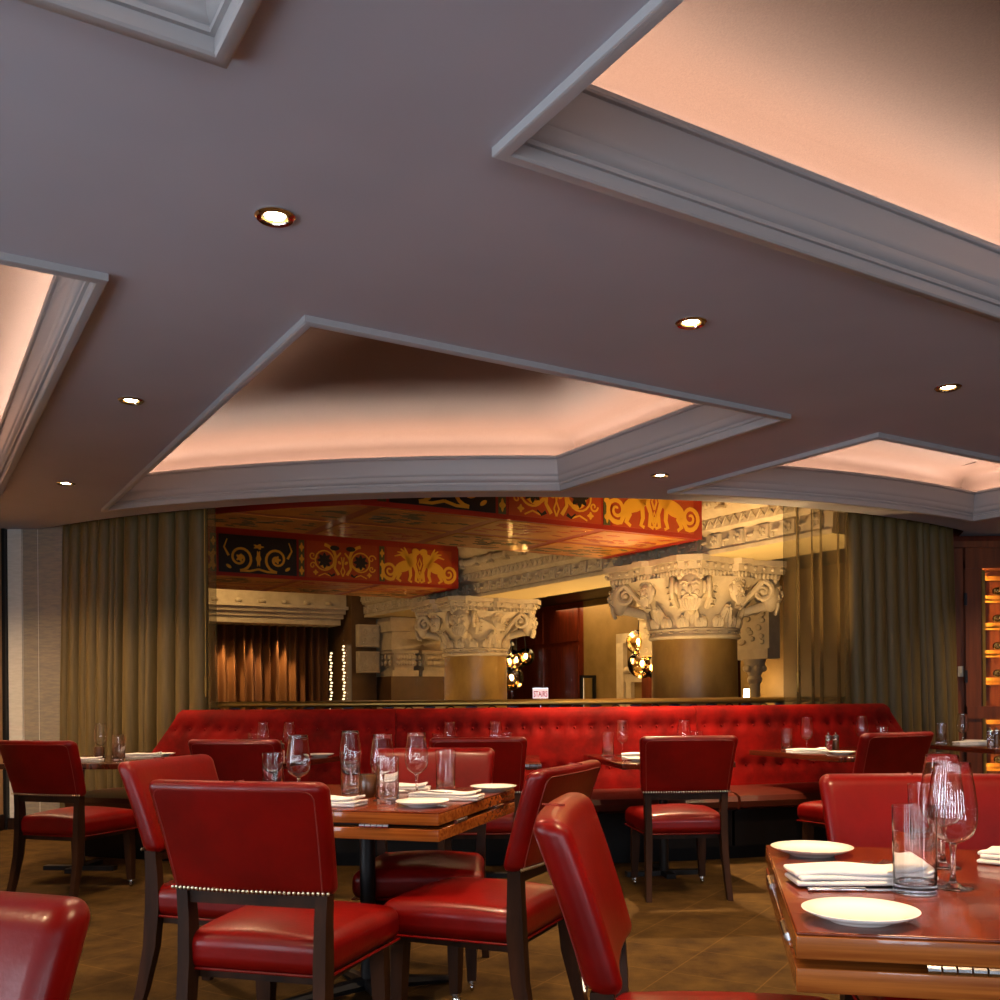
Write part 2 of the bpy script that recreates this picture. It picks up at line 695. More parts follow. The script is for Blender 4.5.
# roof over everything, so daylight comes in at the windows only
struct(MB().box(-16, 16, YB - .3, 27, ROOF, ROOF + .1).build('roof', 'lobby_ceiling', smooth=False))

# ------------------------------------------------------------------ downlights
down = [((275, 216), 'recessed round downlight nearest the camera, in the plain grey ceiling'),
        ((691, 322), 'recessed round downlight in the ceiling strip between the central coffer and the upper right coffer'),
        ((948, 387), 'recessed round downlight above the right coffer near the edge of the ceiling strip'),
        ((131, 400), 'recessed round downlight between the left coffer and the central coffer, nearer of two'),
        ((66, 483), 'small recessed downlight near the left curtain, farther of two beside the left coffer'),
        ((660, 475), 'small recessed downlight between the central and right coffers close to the lobby opening')]
fill_downs = [(-4.15, 7.6), (5.3, 8.5), (-1.95, .9), (.78, 1.62), (-3.3, 2.2), (2.7, 2.2), (4.2, 5.9)]  # unseen beams added out of view as warm fill for walls, cabinet and tables
proto = None
for i, (p, lab) in enumerate(down):
    loc = at(p[0], p[1], CEIL)
    if proto is None:
        t = proto = thing('downlight', lab, 'ceiling light', loc, 0, 'recessed ceiling downlights')
        MB().lathe([(.041, .0), (.044, -.008), (.058, -.010), (.065, -.004), (.065, .001)], 32, cap=False).build('trim_ring', 'chrome', t)
        rf = MB()
        rf.lathe([(.041, -.004), (.036, .012)], 32, cap=False)
        rf.build('baffle', 'brass', t)
        MB().lathe([(.0005, -.003), (.025, -.004), (.038, .002), (.039, .008)], 32).build('lens', 'lens', t)
    else:
        dup(proto, loc, 0, lab, 'recessed ceiling downlights')
down_gain = [1, 1, 1, 1, .9, 3.2] + [1.0, .9, .9, 1.3, 1, 1, 1]       # power factors: seen downlights, one boosted for the booth, then the added ones
for (x, y), k in zip([at(p[0], p[1], CEIL)[:2] for p, _ in down] + fill_downs, down_gain):
    light('downlight_and_fill_beam', 'SPOT', (x, y, CEIL - .012), DOWN_POWER * k, WARM, (x, y, 0), spot_size=radians(125), spot_blend=1.0, shadow_soft_size=.008)

# ------------------------------------------------------------------ far left wall, window wall, curtains
struct(MB().box(XL - .2, -3.3, 8.86, 9.0, 0, CEIL + .3).build('wall_far', 'wallpaper', smooth=False))
struct(MB().box(-4.425, -4.30, 8.845, 8.86, .1, CEIL).build('wall_panel', 'pale_panel', smooth=False))
struct(MB().box(XL - .01, -4.43, 8.80, 8.86, 0, CEIL).build('trim_6', 'dark_metal', smooth=False))
struct(MB().box(-4.298, -4.294, 8.854, 8.86, .1, CEIL).box(-4.16, -4.156, 8.856, 8.86, .1, CEIL).build('trim_7', 'pale_panel', smooth=False))
struct(MB().box(XL, -3.4, 8.82, 8.86, 0, .1).build('baseboard_far', 'leg_wood', smooth=False))
struct(MB().box(XL, XL + .02, 2.2, 8.78, 0, .14).build('baseboard_left', 'leg_wood', smooth=False))


def arc_wall(mb, R0, R1, a0, a1, z0, z1, n=24):
    path = lambda R: [apt(R, a0 + (a1 - a0) * i / n) for i in range(n + 1)]
    mb.sweep(path, [(R0, z0), (R1, z0), (R1, z1), (R0, z1)], closed_path=False, closed_prof=True)
    return mb


G0, G1 = arc_angle(196, 6.5), arc_angle(868, 6.5)
hd = arc_wall(MB(), 6.36, 6.56, -.80, 1.2, CEIL + .12, ROOF, 60)
struct(hd.build('wall_header', 'wallpaper'))
struct(arc_wall(MB(), 6.36, 6.56, -.80, G0, -.3, CEIL + .12).build('wall_side', 'wallpaper'))
struct(arc_wall(MB(), 6.36, 6.56, G1, 1.2, -.3, CEIL + .12).build('wall_side_right', 'wallpaper'))
struct(arc_wall(MB(), 6.36, 6.56, G0, G1, -.3, .98, 40).build('wall_low', 'black_wood'))
pn = MB()
pn.sweep(lambda R: [apt(R, G0 + (G1 - G0) * i / 48) for i in range(49)], [(6.5, .98), (6.5, CEIL + .14)], closed_path=False)
struct(pn.build('window_1', 'pane'))

# balustrade behind the booth
bal = thing('balustrade', 'brass-capped iron scroll balustrade behind the red booth, along the lobby opening', 'railing', (*apt(6.64, 0), 0))
b0 = Vector((*apt(6.64, 0), 0))


def rel(x, y, z):
    return (x - b0.x, y - b0.y, z - b0.z)


r0, r1 = arc_angle(209, 6.64), arc_angle(846, 6.64)
rl = MB()
path = lambda R: [apt(R, r0 + (r1 - r0) * i / 60) for i in range(61)]
rl.sweep(path, [(6.60, 1.082), (6.67, 1.082), (6.685, 1.095), (6.685, 1.108), (6.67, 1.122), (6.64, 1.130), (6.60, 1.122), (6.585, 1.10)], closed_path=False, closed_prof=True, tf=rel)
rl.build('handrail', 'brass', bal)
irn = MB()
arc_wall(irn, 6.625, 6.655, r0, r1, .985, 1.0, 60)
nS = 34
for i in range(nS):
    a = r0 + (r1 - r0) * (i + .5) / nS
    cx, cy = apt(6.64, a)
    pts = [(cx + .042 * cos(q) * cos(a), cy + .042 * cos(q) * sin(a), 1.042 + .036 * sin(q)) for q in [2 * pi * k / 18 for k in range(19)]]
    irn.tube(pts, .006, 6, cap=False)
    if i % 2:
        irn.ball((cx, cy, 1.072), (.05, .012, .012), 8)
irn.v = [rel(*p) for p in irn.v]
irn.build('scrollwork', 'iron', bal)


def curtain(name, px0, px1, R, folds, amp, material, seed, z0=.02, z1=CEIL + .10, lean=0.0, thick=.006):
    rnd = random.Random(seed)
    a0, a1 = arc_angle(px0, R), arc_angle(px1, R)
    ws = [rnd.uniform(.6, 1.5) for _ in range(folds)]
    tot = sum(ws)
    knots, acc = [0], 0
    for w_ in ws:
        acc += w_ / tot
        knots.append(acc)
    am = [amp * rnd.uniform(.6, 1.25) for _ in range(folds)]
    ph = [rnd.uniform(-1, 1) for _ in range(folds)]
    per, nz = 14, 16
    vs, fs = [], []
    cols = folds * per + 1
    for j in range(nz + 1):
        q = j / nz
        z = z0 + (z1 - z0) * q
        for i in range(cols):
            k = min(i // per, folds - 1)
            f = (i - k * per) / per
            u = knots[k] + (knots[k + 1] - knots[k]) * f
            sag = 1 - .35 * q * q
            wob = .12 * ph[k] * sin(pi * f) * sin(pi * 1.3 * q + ph[k])
            rr = R + am[k] * sag * (2 * abs(sin(pi * f)) ** .75 - 1) + am[k] * wob
            u2 = u - (.22 * (knots[k + 1] - knots[k])) * .5 * sin(2 * pi * f) * sag
            a = a0 + (a1 - a0) * u2
            if lean:
                a += lean * (1 - q) * (1 - u2 if lean < 0 else u2)
            x, y = apt(rr, a)
            vs.append((x, y, z))
    for j in range(nz):
        for i in range(cols - 1):
            fs.append((j * cols + i, j * cols + i + 1, (j + 1) * cols + i + 1, (j + 1) * cols + i))
    c = Vector((*apt(R, (a0 + a1) / 2), 0))
    mb = MB()
    mb.add([(x - c.x, y - c.y, z) for x, y, z in vs], fs)
    o = mb.build(name, material, loc=c, angle=80)
    if thick:
        md = o.modifiers.new('thickness', 'SOLIDIFY')
        md.thickness = thick
    return o


tag(curtain('curtain', 66, 206, 6.735, 13, .085, 'curtain', 3, lean=-.004), 'floor-length olive brown curtain in deep folds left of the lobby opening', 'curtain', 'olive curtains')
tag(curtain('curtain', 851, 953, 6.735, 11, .085, 'curtain', 5, lean=.012), 'floor-length olive brown curtain in deep folds on the right, next to the wine cabinet', 'curtain', 'olive curtains')
tag(curtain('sheer_curtain', 208, 216, 6.75, 1, .02, 'sheer', 8, thick=0), 'narrow edge of see-through curtain beside the left olive curtain', 'curtain', 'see-through curtains')
tag(curtain('sheer_curtain', 787, 849, 6.75, 5, .05, 'sheer', 9, thick=0), 'wider see-through curtain beside the right olive curtain, carved stone showing through', 'curtain', 'see-through curtains')
for px, lab in ((206, 'thin curtain wand with brass grip hanging by the left curtain'), (798, 'thin curtain wand with brass grip hanging in front of the right see-through curtain')):
    a = arc_angle(px, 6.83)
    x, y = apt(6.83, a)
    y += 0.0
    w_ = thing('curtain_wand', lab, 'curtain wand', (x, y, 1.2), 0, 'curtain wands')
    MB().tube([(0, 0, .12), (0, 0, CEIL + .02 - 1.2)], .004, 8).build('rod', 'brass', w_)
    MB().lathe([(.004, .14), (.010, .12), (.008, .10), (.011, .04), (.011, .0), (.006, -.012), (.009, -.02), (.003, -.03)], 12).build('grip', 'brass', w_)

# ------------------------------------------------------------------ wine cabinet on the right
wy = 9.6
wl = 4.34
struct(MB().box(wl, XR, wy + .2, wy + .5, 0, CEIL + .3).build('wall_far_right', 'panel_wood', smooth=False))
cab = thing('wine_cabinet', 'lit wooden wine cabinet with rows of bottles at the right edge', 'cabinet', (5.26, wy, 0))
cx0 = -.73


def cbox(mb, a, b, y0, y1, z0, z1):
    return mb.box(a, b, y0, y1, z0, z1)


cb = MB()
cbox(cb, -.73, -.57, -.06, .18, 0, 2.44)        # left stile
cbox(cb, 1.1, 1.25, -.06, .18, 0, 2.44)
cbox(cb, -.73, 1.25, -.07, .18, 2.36, 2.56)
cbox(cb, -.73, 1.25, -.08, .0, .90, 1.02)
cbox(cb, -.73, 1.25, -.06, .0, 0, .12)
cbox(cb, -.93, 1.30, -.09, .0, 2.56, 2.62)
cbox(cb, -.93, -.732, -.02, .18, 0, 2.56)
cb.build('frame', 'cabinet_wood', cab, smooth=False)
MB().box(-.57, 1.1, .15, .165, .12, 2.36).build('back_panel', 'cabinet_wood', cab, smooth=False)
MB().box(-.575, -.545, -.075, -.05, .14, 2.34).build('metal_strip', 'brass', cab, smooth=False)
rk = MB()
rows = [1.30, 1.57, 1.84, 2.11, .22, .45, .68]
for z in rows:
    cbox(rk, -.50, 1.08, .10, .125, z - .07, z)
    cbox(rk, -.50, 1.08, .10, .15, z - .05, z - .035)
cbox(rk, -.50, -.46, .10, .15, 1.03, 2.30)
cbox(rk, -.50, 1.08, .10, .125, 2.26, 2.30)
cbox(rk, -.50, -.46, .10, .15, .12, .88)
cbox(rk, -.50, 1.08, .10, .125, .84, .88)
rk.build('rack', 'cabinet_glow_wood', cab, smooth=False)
MB().box(-.569, -.555, .02, .034, 1.04, 2.34).box(-.569, -.555, .02, .034, .14, .88).build('light_strip', 'rack_led', cab, smooth=False)
for z in (2.0, 1.25):
    MB().box(-.745, -.72, -.075, -.055, z, z + .12).build('hinge', 'iron', cab, smooth=False)
bot = None
for z in rows:
    for k in range(3):
        x = -.36 + k * .13
        lab = 'dark wine bottle lying neck outwards on the lit rack at the right edge'
        if bot is None:
            bot = thing('wine_bottle', lab, 'bottle', (5.26 + x, wy + .09, z + .042), 0, 'bottles in the wine cabinet')
            tf = lambda x_, y_, z_: (x_, z_, y_)
            MB().lathe([(.001, .0), (.036, .0), (.038, -.01), (.038, -.05), (.03, -.075), (.015, -.10), (.0145, -.12)], 14, tf=tf).build('bottle_body', 'bottle_glass', bot)
            MB().lathe([(.0155, -.095), (.0165, -.12), (.0165, -.135), (.012, -.137), (.001, -.137)], 12, tf=tf).build('capsule', 'foil', bot)
        else:
            dup(bot, (5.26 + x, wy + .09, z + .042), 0, lab, 'bottles in the wine cabinet')
MB2 = MB().box(-.025, .025, -.008, 0, -.05, .05).box(-.008, .008, -.014, -.008, -.02, .02)
tag(MB2.build('light_switch', 'switch_plate', loc=(4.493, wy - .02, 1.36)), 'pale wall switch plate between the right curtain and the wine cabinet', 'switch')

# ================================================================== LOBBY
def lob(mb, name, material, parent=None, smooth=True, angle=35, s=0, t=0, z=0):
    if parent is not None:
        return mb.build(name, material, parent, smooth, angle=angle)
    x, y = st(s, t)
    return mb.build(name, material, None, smooth, loc=(x, y, z), rotz=ANG, angle=angle)


struct(MB().box(-16, 16, 6.5, 27, -.4, -.3).build('floor_lobby', 'brown_stone', smooth=False))
struct(MB().box(-16, XL - .2, 8.7, 8.9, -.3, ROOF).build('wall_lobby_front', 'brown_stone', smooth=False))
struct(MB().box(XR, 16, 9.7, 9.9, -.3, ROOF).build('wall_lobby_front_right', 'brown_stone', smooth=False))
struct(MB().box(-16.2, -16, 8.7, 27, -.3, ROOF).build('wall_lobby_left', 'brown_stone', smooth=False))
struct(MB().box(16, 16.2, 9.7, 27, -.3, ROOF).build('wall_lobby_right', 'brown_stone', smooth=False))
struct(MB().box(-16, 16, 27, 27.2, -.3, ROOF).build('wall_lobby_back', 'brown_stone', smooth=False))

# painted beams
BZ = 2.77


def spiral(cx, cz, r, turns, d=1, a0=0, n=30, k=.12):
    return [(cx + r * (1 - (1 - k) * q / n) * cos(a0 + d * 2 * pi * turns * q / n), cz + r * (1 - (1 - k) * q / n) * sin(a0 + d * 2 * pi * turns * q / n)) for q in range(n + 1)]


def inlay(mb, line, w0, w1=None, y=-.006, h=.008):
    """flat raised ribbon along a line in the face of a beam (x, z)"""
    w1 = w0 if w1 is None else w1
    n = len(line)
    L, R_ = [], []
    for i, (x, z) in enumerate(line):
        x0, z0 = line[max(i - 1, 0)]
        x1, z1 = line[min(i + 1, n - 1)]
        dx, dz = x1 - x0, z1 - z0
        ln = sqrt(dx * dx + dz * dz) or 1
        w = w0 + (w1 - w0) * i / max(1, n - 1)
        L.append((x - dz / ln * w, z + dx / ln * w))
        R_.append((x + dz / ln * w, z - dx / ln * w))
    vs = [(x, y, z) for x, z in L] + [(x, y, z) for x, z in R_] + [(x, y + h, z) for x, z in L] + [(x, y + h, z) for x, z in R_]
    fs = []
    for i in range(n - 1):
        fs += [(i, i + 1, n + i + 1, n + i), (i, 2 * n + i, 2 * n + i + 1, i + 1), (n + i, n + i + 1, 3 * n + i + 1, 3 * n + i)]
    mb.add(vs, fs)


def blob(mb, cx, cz, rx, rz, y=-.007, n=16, rot=0, petal=0, pn=6):
    pts = []
    for i in range(n):
        a = 2 * pi * i / n
        k = 1 + petal * cos(pn * a)
        x, z = rx * k * cos(a), rz * k * sin(a)
        pts.append((cx + x * cos(rot) - z * sin(rot), cz + x * sin(rot) + z * cos(rot)))
    vs = [(x, y, z) for x, z in pts] + [(x, y + .008, z) for x, z in pts]
    fs = [tuple(range(n))] + [(i, n + i, n + (i + 1) % n, (i + 1) % n) for i in range(n)]
    mb.add(vs, fs)


def beast(mb, cx, cz, k, f):
    """a winged lion-like animal with a coiled tail, k = size, f = which way it looks"""
    X = lambda x: cx + f * k * x
    Z = lambda z: cz + k * z
    blob(mb, X(.0), Z(.0), .17 * k, .085 * k, rot=f * .35)
    blob(mb, X(.13), Z(.10), .09 * k, .11 * k)
    blob(mb, X(.20), Z(.24), .065 * k, .055 * k)
    inlay(mb, [(X(.22), Z(.25)), (X(.29), Z(.23)), (X(.31), Z(.19))], .025 * k, .008 * k)
    inlay(mb, [(X(.15), Z(.12)), (X(.18), Z(.20))], .05 * k, .05 * k)
    for dx, dz in ((.0, .30), (-.06, .27), (-.12, .22), (-.17, .15)):
        inlay(mb, [(X(.10), Z(.08)), (X(.03 + dx * .5), Z(.12 + dz * .4)), (X(dx), Z(dz))], .03 * k, .008 * k, y=-.008)
    inlay(mb, [(X(.17), Z(.05)), (X(.22), Z(-.08)), (X(.20), Z(-.22)), (X(.26), Z(-.24))], .032 * k, .018 * k)
    inlay(mb, [(X(.10), Z(-.02)), (X(.11), Z(-.14)), (X(.08), Z(-.22)), (X(.13), Z(-.24))], .03 * k, .018 * k)
    inlay(mb, [(X(-.12), Z(-.03)), (X(-.08), Z(-.12)), (X(-.12), Z(-.20)), (X(-.06), Z(-.24))], .045 * k, .018 * k)
    inlay(mb, [(X(-.10), Z(-.06)), (X(-.17), Z(-.16))] + [(X(-.25) + f * (p[0]) * 1, Z(-.08) + p[1]) for p in spiral(0, 0, .14 * k, 1.7, -1, -pi / 2 + .4)], .028 * k, .012 * k)


def sarc(t, R=6.30):
    return SC - sqrt(max(.01, R * R - (t - TC) ** 2)) if t < TC else -2.4


def strip(mb, s0, s1, t0, t1, z0, z1, n=8):
    # footprint stops at the window wall
    ts = [t0 + (t1 - t0) * i / n for i in range(n + 1)]
    lf = [(max(s0, sarc(t)), t) for t in ts]
    if lf[0][0] >= s1 - .05:
        return
    mb.prism([(s1, t1), *[(min(q[0], s1 - .01), q[1]) for q in reversed(lf)], (s1, t0)], z0, z1)


def beam(label_i, t0, t1, s0, s1):
    root = MB()
    H = .95
    strip(root, s0, s1, t0 + .004, t1, BZ + .004, BZ + H)
    b = struct(root.build('beam', 'beam_red', rotz=ANG, smooth=False))
    # side face and underside panels
    gold, black, orange, olive = MB(), MB(), MB(), MB()
    red = MB()
    kinds = ['beast', 'rose', 'scroll']
    e = s1 - .12
    i = 0
    z0, z1 = BZ + .05, BZ + .55
    Y0 = t0
    sub = []
    while e > s0 + 1.2:
        w = 1.06
        on_face = e - w - .12 > sarc(t0)
        a, c = e - w, e
        k = kinds[i % 3] if on_face else 'none'
        face = MB()
        if on_face:
            face.box(a, c, Y0 - .002, Y0 + .004, z0, z1)
            face.build('face_panel', 'beam_black' if k == 'scroll' else 'beam_orange', b, smooth=False)
        g = MB()
        m = (a + c) / 2
        if k == 'beast':
            beast(g, m - .25, z0 + .235, .92, 1)
            beast(g, m + .25, z0 + .235, .92, -1)
            inlay(g, [(m, z0 + .02), (m - .03, z0 + .1), (m, z0 + .18), (m + .03, z0 + .1), (m, z0 + .02)], .012)
            inlay(g, [(m, z0 + .2), (m - .03, z0 + .28), (m, z0 + .36), (m + .03, z0 + .28), (m, z0 + .2)], .012)
            blob(g, m, z0 + .10, .014, .03)
        elif k == 'rose':
            d_ = MB()
            for q in (-1, 1):
                inlay(g, spiral(m + q * .27, z0 + .25, .21, .9, q, pi / 2), .022, .014)
                inlay(g, [(m + q * .06, z0 + .05), (m + q * .12, z0 + .14), (m + q * .10, z0 + .28), (m + q * .03, z0 + .36)], .02, .012)
                blob(g, m + q * .40, z0 + .07, .03, .03, petal=.3, pn=4)
                inlay(g, [(m + q * .27 + .135 * cos(w_), z0 + .24 + .135 * sin(w_)) for w_ in [2 * pi * k_ / 20 for k_ in range(21)]], .010)
                inlay(g, spiral(m + q * .44, z0 + .30, .06, 1.2, q, 0), .010, .006)
                inlay(g, spiral(m + q * .44, z0 + .16, .05, 1.2, -q, 0), .010, .006)
                inlay(g, [(m + q * .18, z0 + .03), (m + q * .27, z0 + .06), (m + q * .36, z0 + .02)], .008)
                inlay(g, [(m, z0 + .03), (m + q * .03, z0 + .10), (m, z0 + .17), (m + q * .02, z0 + .3)], .009)
                blob(g, m + q * .05, z0 + .22, .03, .018, rot=q * .7)
                blob(d_, m + q * .27, z0 + .24, .09, .09, petal=.25, pn=8, n=32)
                blob(d_, m + q * .12, z0 + .42, .07, .035)
                inlay(d_, [(m + q * .12, z0 + .06), (m + q * .17, z0 + .03), (m + q * .22, z0 + .07)], .018, .006)
            d_.v = [(x, y - .001, z) for x, y, z in d_.v]
            d_.v = [(x, y + Y0, z) for x, y, z in d_.v]
            d_.build('rosette', 'beam_black', b, smooth=False)
        elif k == 'scroll':
            for q in (-1, 1):
                inlay(g, spiral(m + q * .25, z0 + .20, .17, 1.6, -q, -pi / 2), .018, .012)
                inlay(g, [(m, z0 + .06), (m + q * .12, z0 + .03), (m + q * .25, z0 + .03)], .014)
                inlay(g, [(m + q * .40, z0 + .22), (m + q * .46, z0 + .33), (m + q * .42, z0 + .44)], .016, .006)
                blob(g, m + q * .25, z0 + .20, .045, .045, petal=.3, pn=5, n=30)
                blob(g, m + q * .40, z0 + .08, .04, .02, rot=q * .6)
            blob(g, m, z0 + .20, .03, .10, petal=.2, pn=6, n=30)
            blob(g, m, z0 + .36, .06, .03, petal=.3, pn=5, n=30)
        g.v = [(x, y + Y0, z) for x, y, z in g.v]
        if on_face:
            g.build('ornament', 'beam_gold', b, smooth=False)
        # small upright border strip
        st_ = MB()
        st_.box(a - .11, a - .03, Y0 - .003, Y0 + .004, z0, z1)
        if on_face:
            st_.build('border_strip', 'beam_olive', b, smooth=False)
        gs = MB()
        for q in range(3):
            blob(gs, a - .07, z0 + .08 + .16 * q, .028, .05, petal=.3, pn=4)
        gs.v = [(x, y + Y0, z) for x, y, z in gs.v]
        if on_face:
            gs.build('border_flower', 'beam_gold', b, smooth=False)
        # underside: two rows of painted panels
        for r_ in range(2):
            q0 = t0 + .06 + r_ * (t1 - t0) / 2
            q1 = t0 + (r_ + 1) * (t1 - t0) / 2 - .06
            un = MB()
            strip(un, a - .06, c - .04, q0, q1, BZ - .002, BZ + .004)
            if not un.v:
                continue
            un.build('underside_panel', 'beam_underside', b, smooth=False)
            ga = MB()
            rr = random.Random(i * 7 + r_)
            for _ in range(26):
                x, y = rr.uniform(a + .02, c - .12), rr.uniform(q0 + .08, q1 - .08)
                if x - .12 < sarc(y - .05):
                    continue
                blob(ga, x, y, rr.uniform(.03, .10), rr.uniform(.012, .03), rot=rr.uniform(-.5, .5), petal=.25, pn=5, n=14)
            ga.v = [(x, z, BZ + y + .002) for x, y, z in ga.v]
            if ga.v:
                ga.build('underside_ornament', rr.choice(['beam_orange', 'beam_olive', 'beam_olive']), b, smooth=False)
        e = a - .14
        i += 1
    # gilt roll along the lower edge
    return b


beam(0, 7.62, 9.25, -2.4, 7.16)
beam(1, 12.84, 14.45, -2.4, 7.16)

# entablature over the colonnade: profile in (distance towards -s, z)
ES = 7.45
pf = [(0.0, 2.66), (0.0, 2.70), (-.02, 2.71), (-.02, 2.88), (.03, 2.90), (.05, 2.92), (.05, 3.03), (.10, 3.06), (.14, 3.10), (.16, 3.16), (.14, 3.22),
      (.20, 3.25), (.26, 3.30), (.30, 3.38), (.34, 3.50), (.36, 3.62), (.40, 3.66), (.40, 4.0)]


def entab(t0, t1):
    mb = MB()
    vs, fs = [], []
    full = [(ES - o, z) for o, z in pf] + [(8.35, 4.0), (8.35, 2.66)]
    n = len(full)
    for t in (t0, t1):
        vs += [(s, t, z) for s, z in full]
    for i in range(n):
        j = (i + 1) % n
        fs.append((i, j, n + j, n + i))
    fs += [tuple(range(n)), tuple(reversed(range(n, 2 * n)))]
    mb.add(vs, fs)
    # carved bands
    t = t0 + .1
    while t < t1 - .1:
        mb.box(ES - .012, ES + .02, t, t + .16, 2.725, 2.865)        # sunk squares
        for a in range(5):
            q = 2 * pi * a / 5
            mb.ball((ES - .02, t + .08 + .035 * cos(q), 2.795 + .035 * sin(q)), (.014, .02, .02), 6)
        mb.ball((ES - .014, t + .24, 2.79), (.02, .05, .02), 8)
        mb.ball((ES - .014, t + .28, 2.75), (.02, .02, .03), 6)
        t += .34
    t = t0 + .05
    while t < t1 - .05:
        mb.tube([(ES - .055, t, 2.93), (ES - .062, t + .06, 3.02), (ES - .055, t + .12, 2.93)], .012, 5)
        mb.tube([(ES - .055, t + .03, 3.015), (ES - .062, t + .07, 2.95)], .010, 5)
        t += .12
    t = t0 + .05
    while t < t1 - .05:                                             # rope roll with rosettes
        for k in range(5):
            mb.ball((ES - .17, t + .06 + k * .055, 3.16), (.05, .034, .055), 8)
        mb.ball((ES - .19, t + .36, 3.165), (.07, .045, .07), 8)
        mb.box(ES - .235, ES - .16, t + .31, t + .41, 3.075, 3.10)
        t += .42
    o = struct(mb.build('entablature', 'stone', rotz=ANG, angle=40))
    return o


entab(6.2, 17.0)
struct(MB().box(7.46, 8.34, 6.2, 16.95, 2.655, 2.662).build('trim_8', 'cream_plaster', rotz=ANG, smooth=False))


def head_mask(mb, c, r, ax, ay):
    """a bearded carved head looking along (ax, ay)"""
    rx, ry = -ay, ax

    def tf(x, y, z):
        return (c[0] + ax * y + rx * x, c[1] + ay * y + ry * x, c[2] + z)
    mb.ball((0, 0, 0), (r * .8, r * .62, r * 1.12), 18, tf=tf)
    mb.ball((0, r * .62, -.05 * r), (r * .14, r * .2, r * .26), 8, tf=tf)
    for q in (-1, 1):
        mb.ball((q * r * .33, r * .52, r * .18), (r * .15, r * .1, r * .09), 8, tf=tf)
        mb.tube([(q * r * .12, r * .62, r * .32), (q * r * .36, r * .6, r * .42), (q * r * .56, r * .46, r * .3)], r * .07, 6, tf=tf)
        mb.ball((q * r * .36, r * .46, -r * .22), (r * .2, r * .16, r * .2), 8, tf=tf)
        mb.tube([(q * r * .05, r * .63, -r * .36), (q * r * .3, r * .56, -r * .40), (q * r * .46, r * .42, -r * .62)], r * .085, 6, tf=tf)
        mb.ball((q * r * .78, 0, r * .1), (r * .2, r * .22, r * .4), 8, tf=tf)
    mb.ball((0, r * .58, -r * .5), (r * .2, r * .1, r * .06), 8, tf=tf)
    for k in range(7):
        x = (k - 3) * r * .2
        mb.tube([(x, r * .42, -r * .62), (x * .9, r * .42, -r * .9), (x * .5, r * .3, -r * 1.25)], r * .11, 6, tf=tf)
        a = (k - 3) * .33
        mb.ball((sin(a) * r * .72, r * .25, r * .42 + cos(a) * r * .55), r * .2, 8, tf=tf)


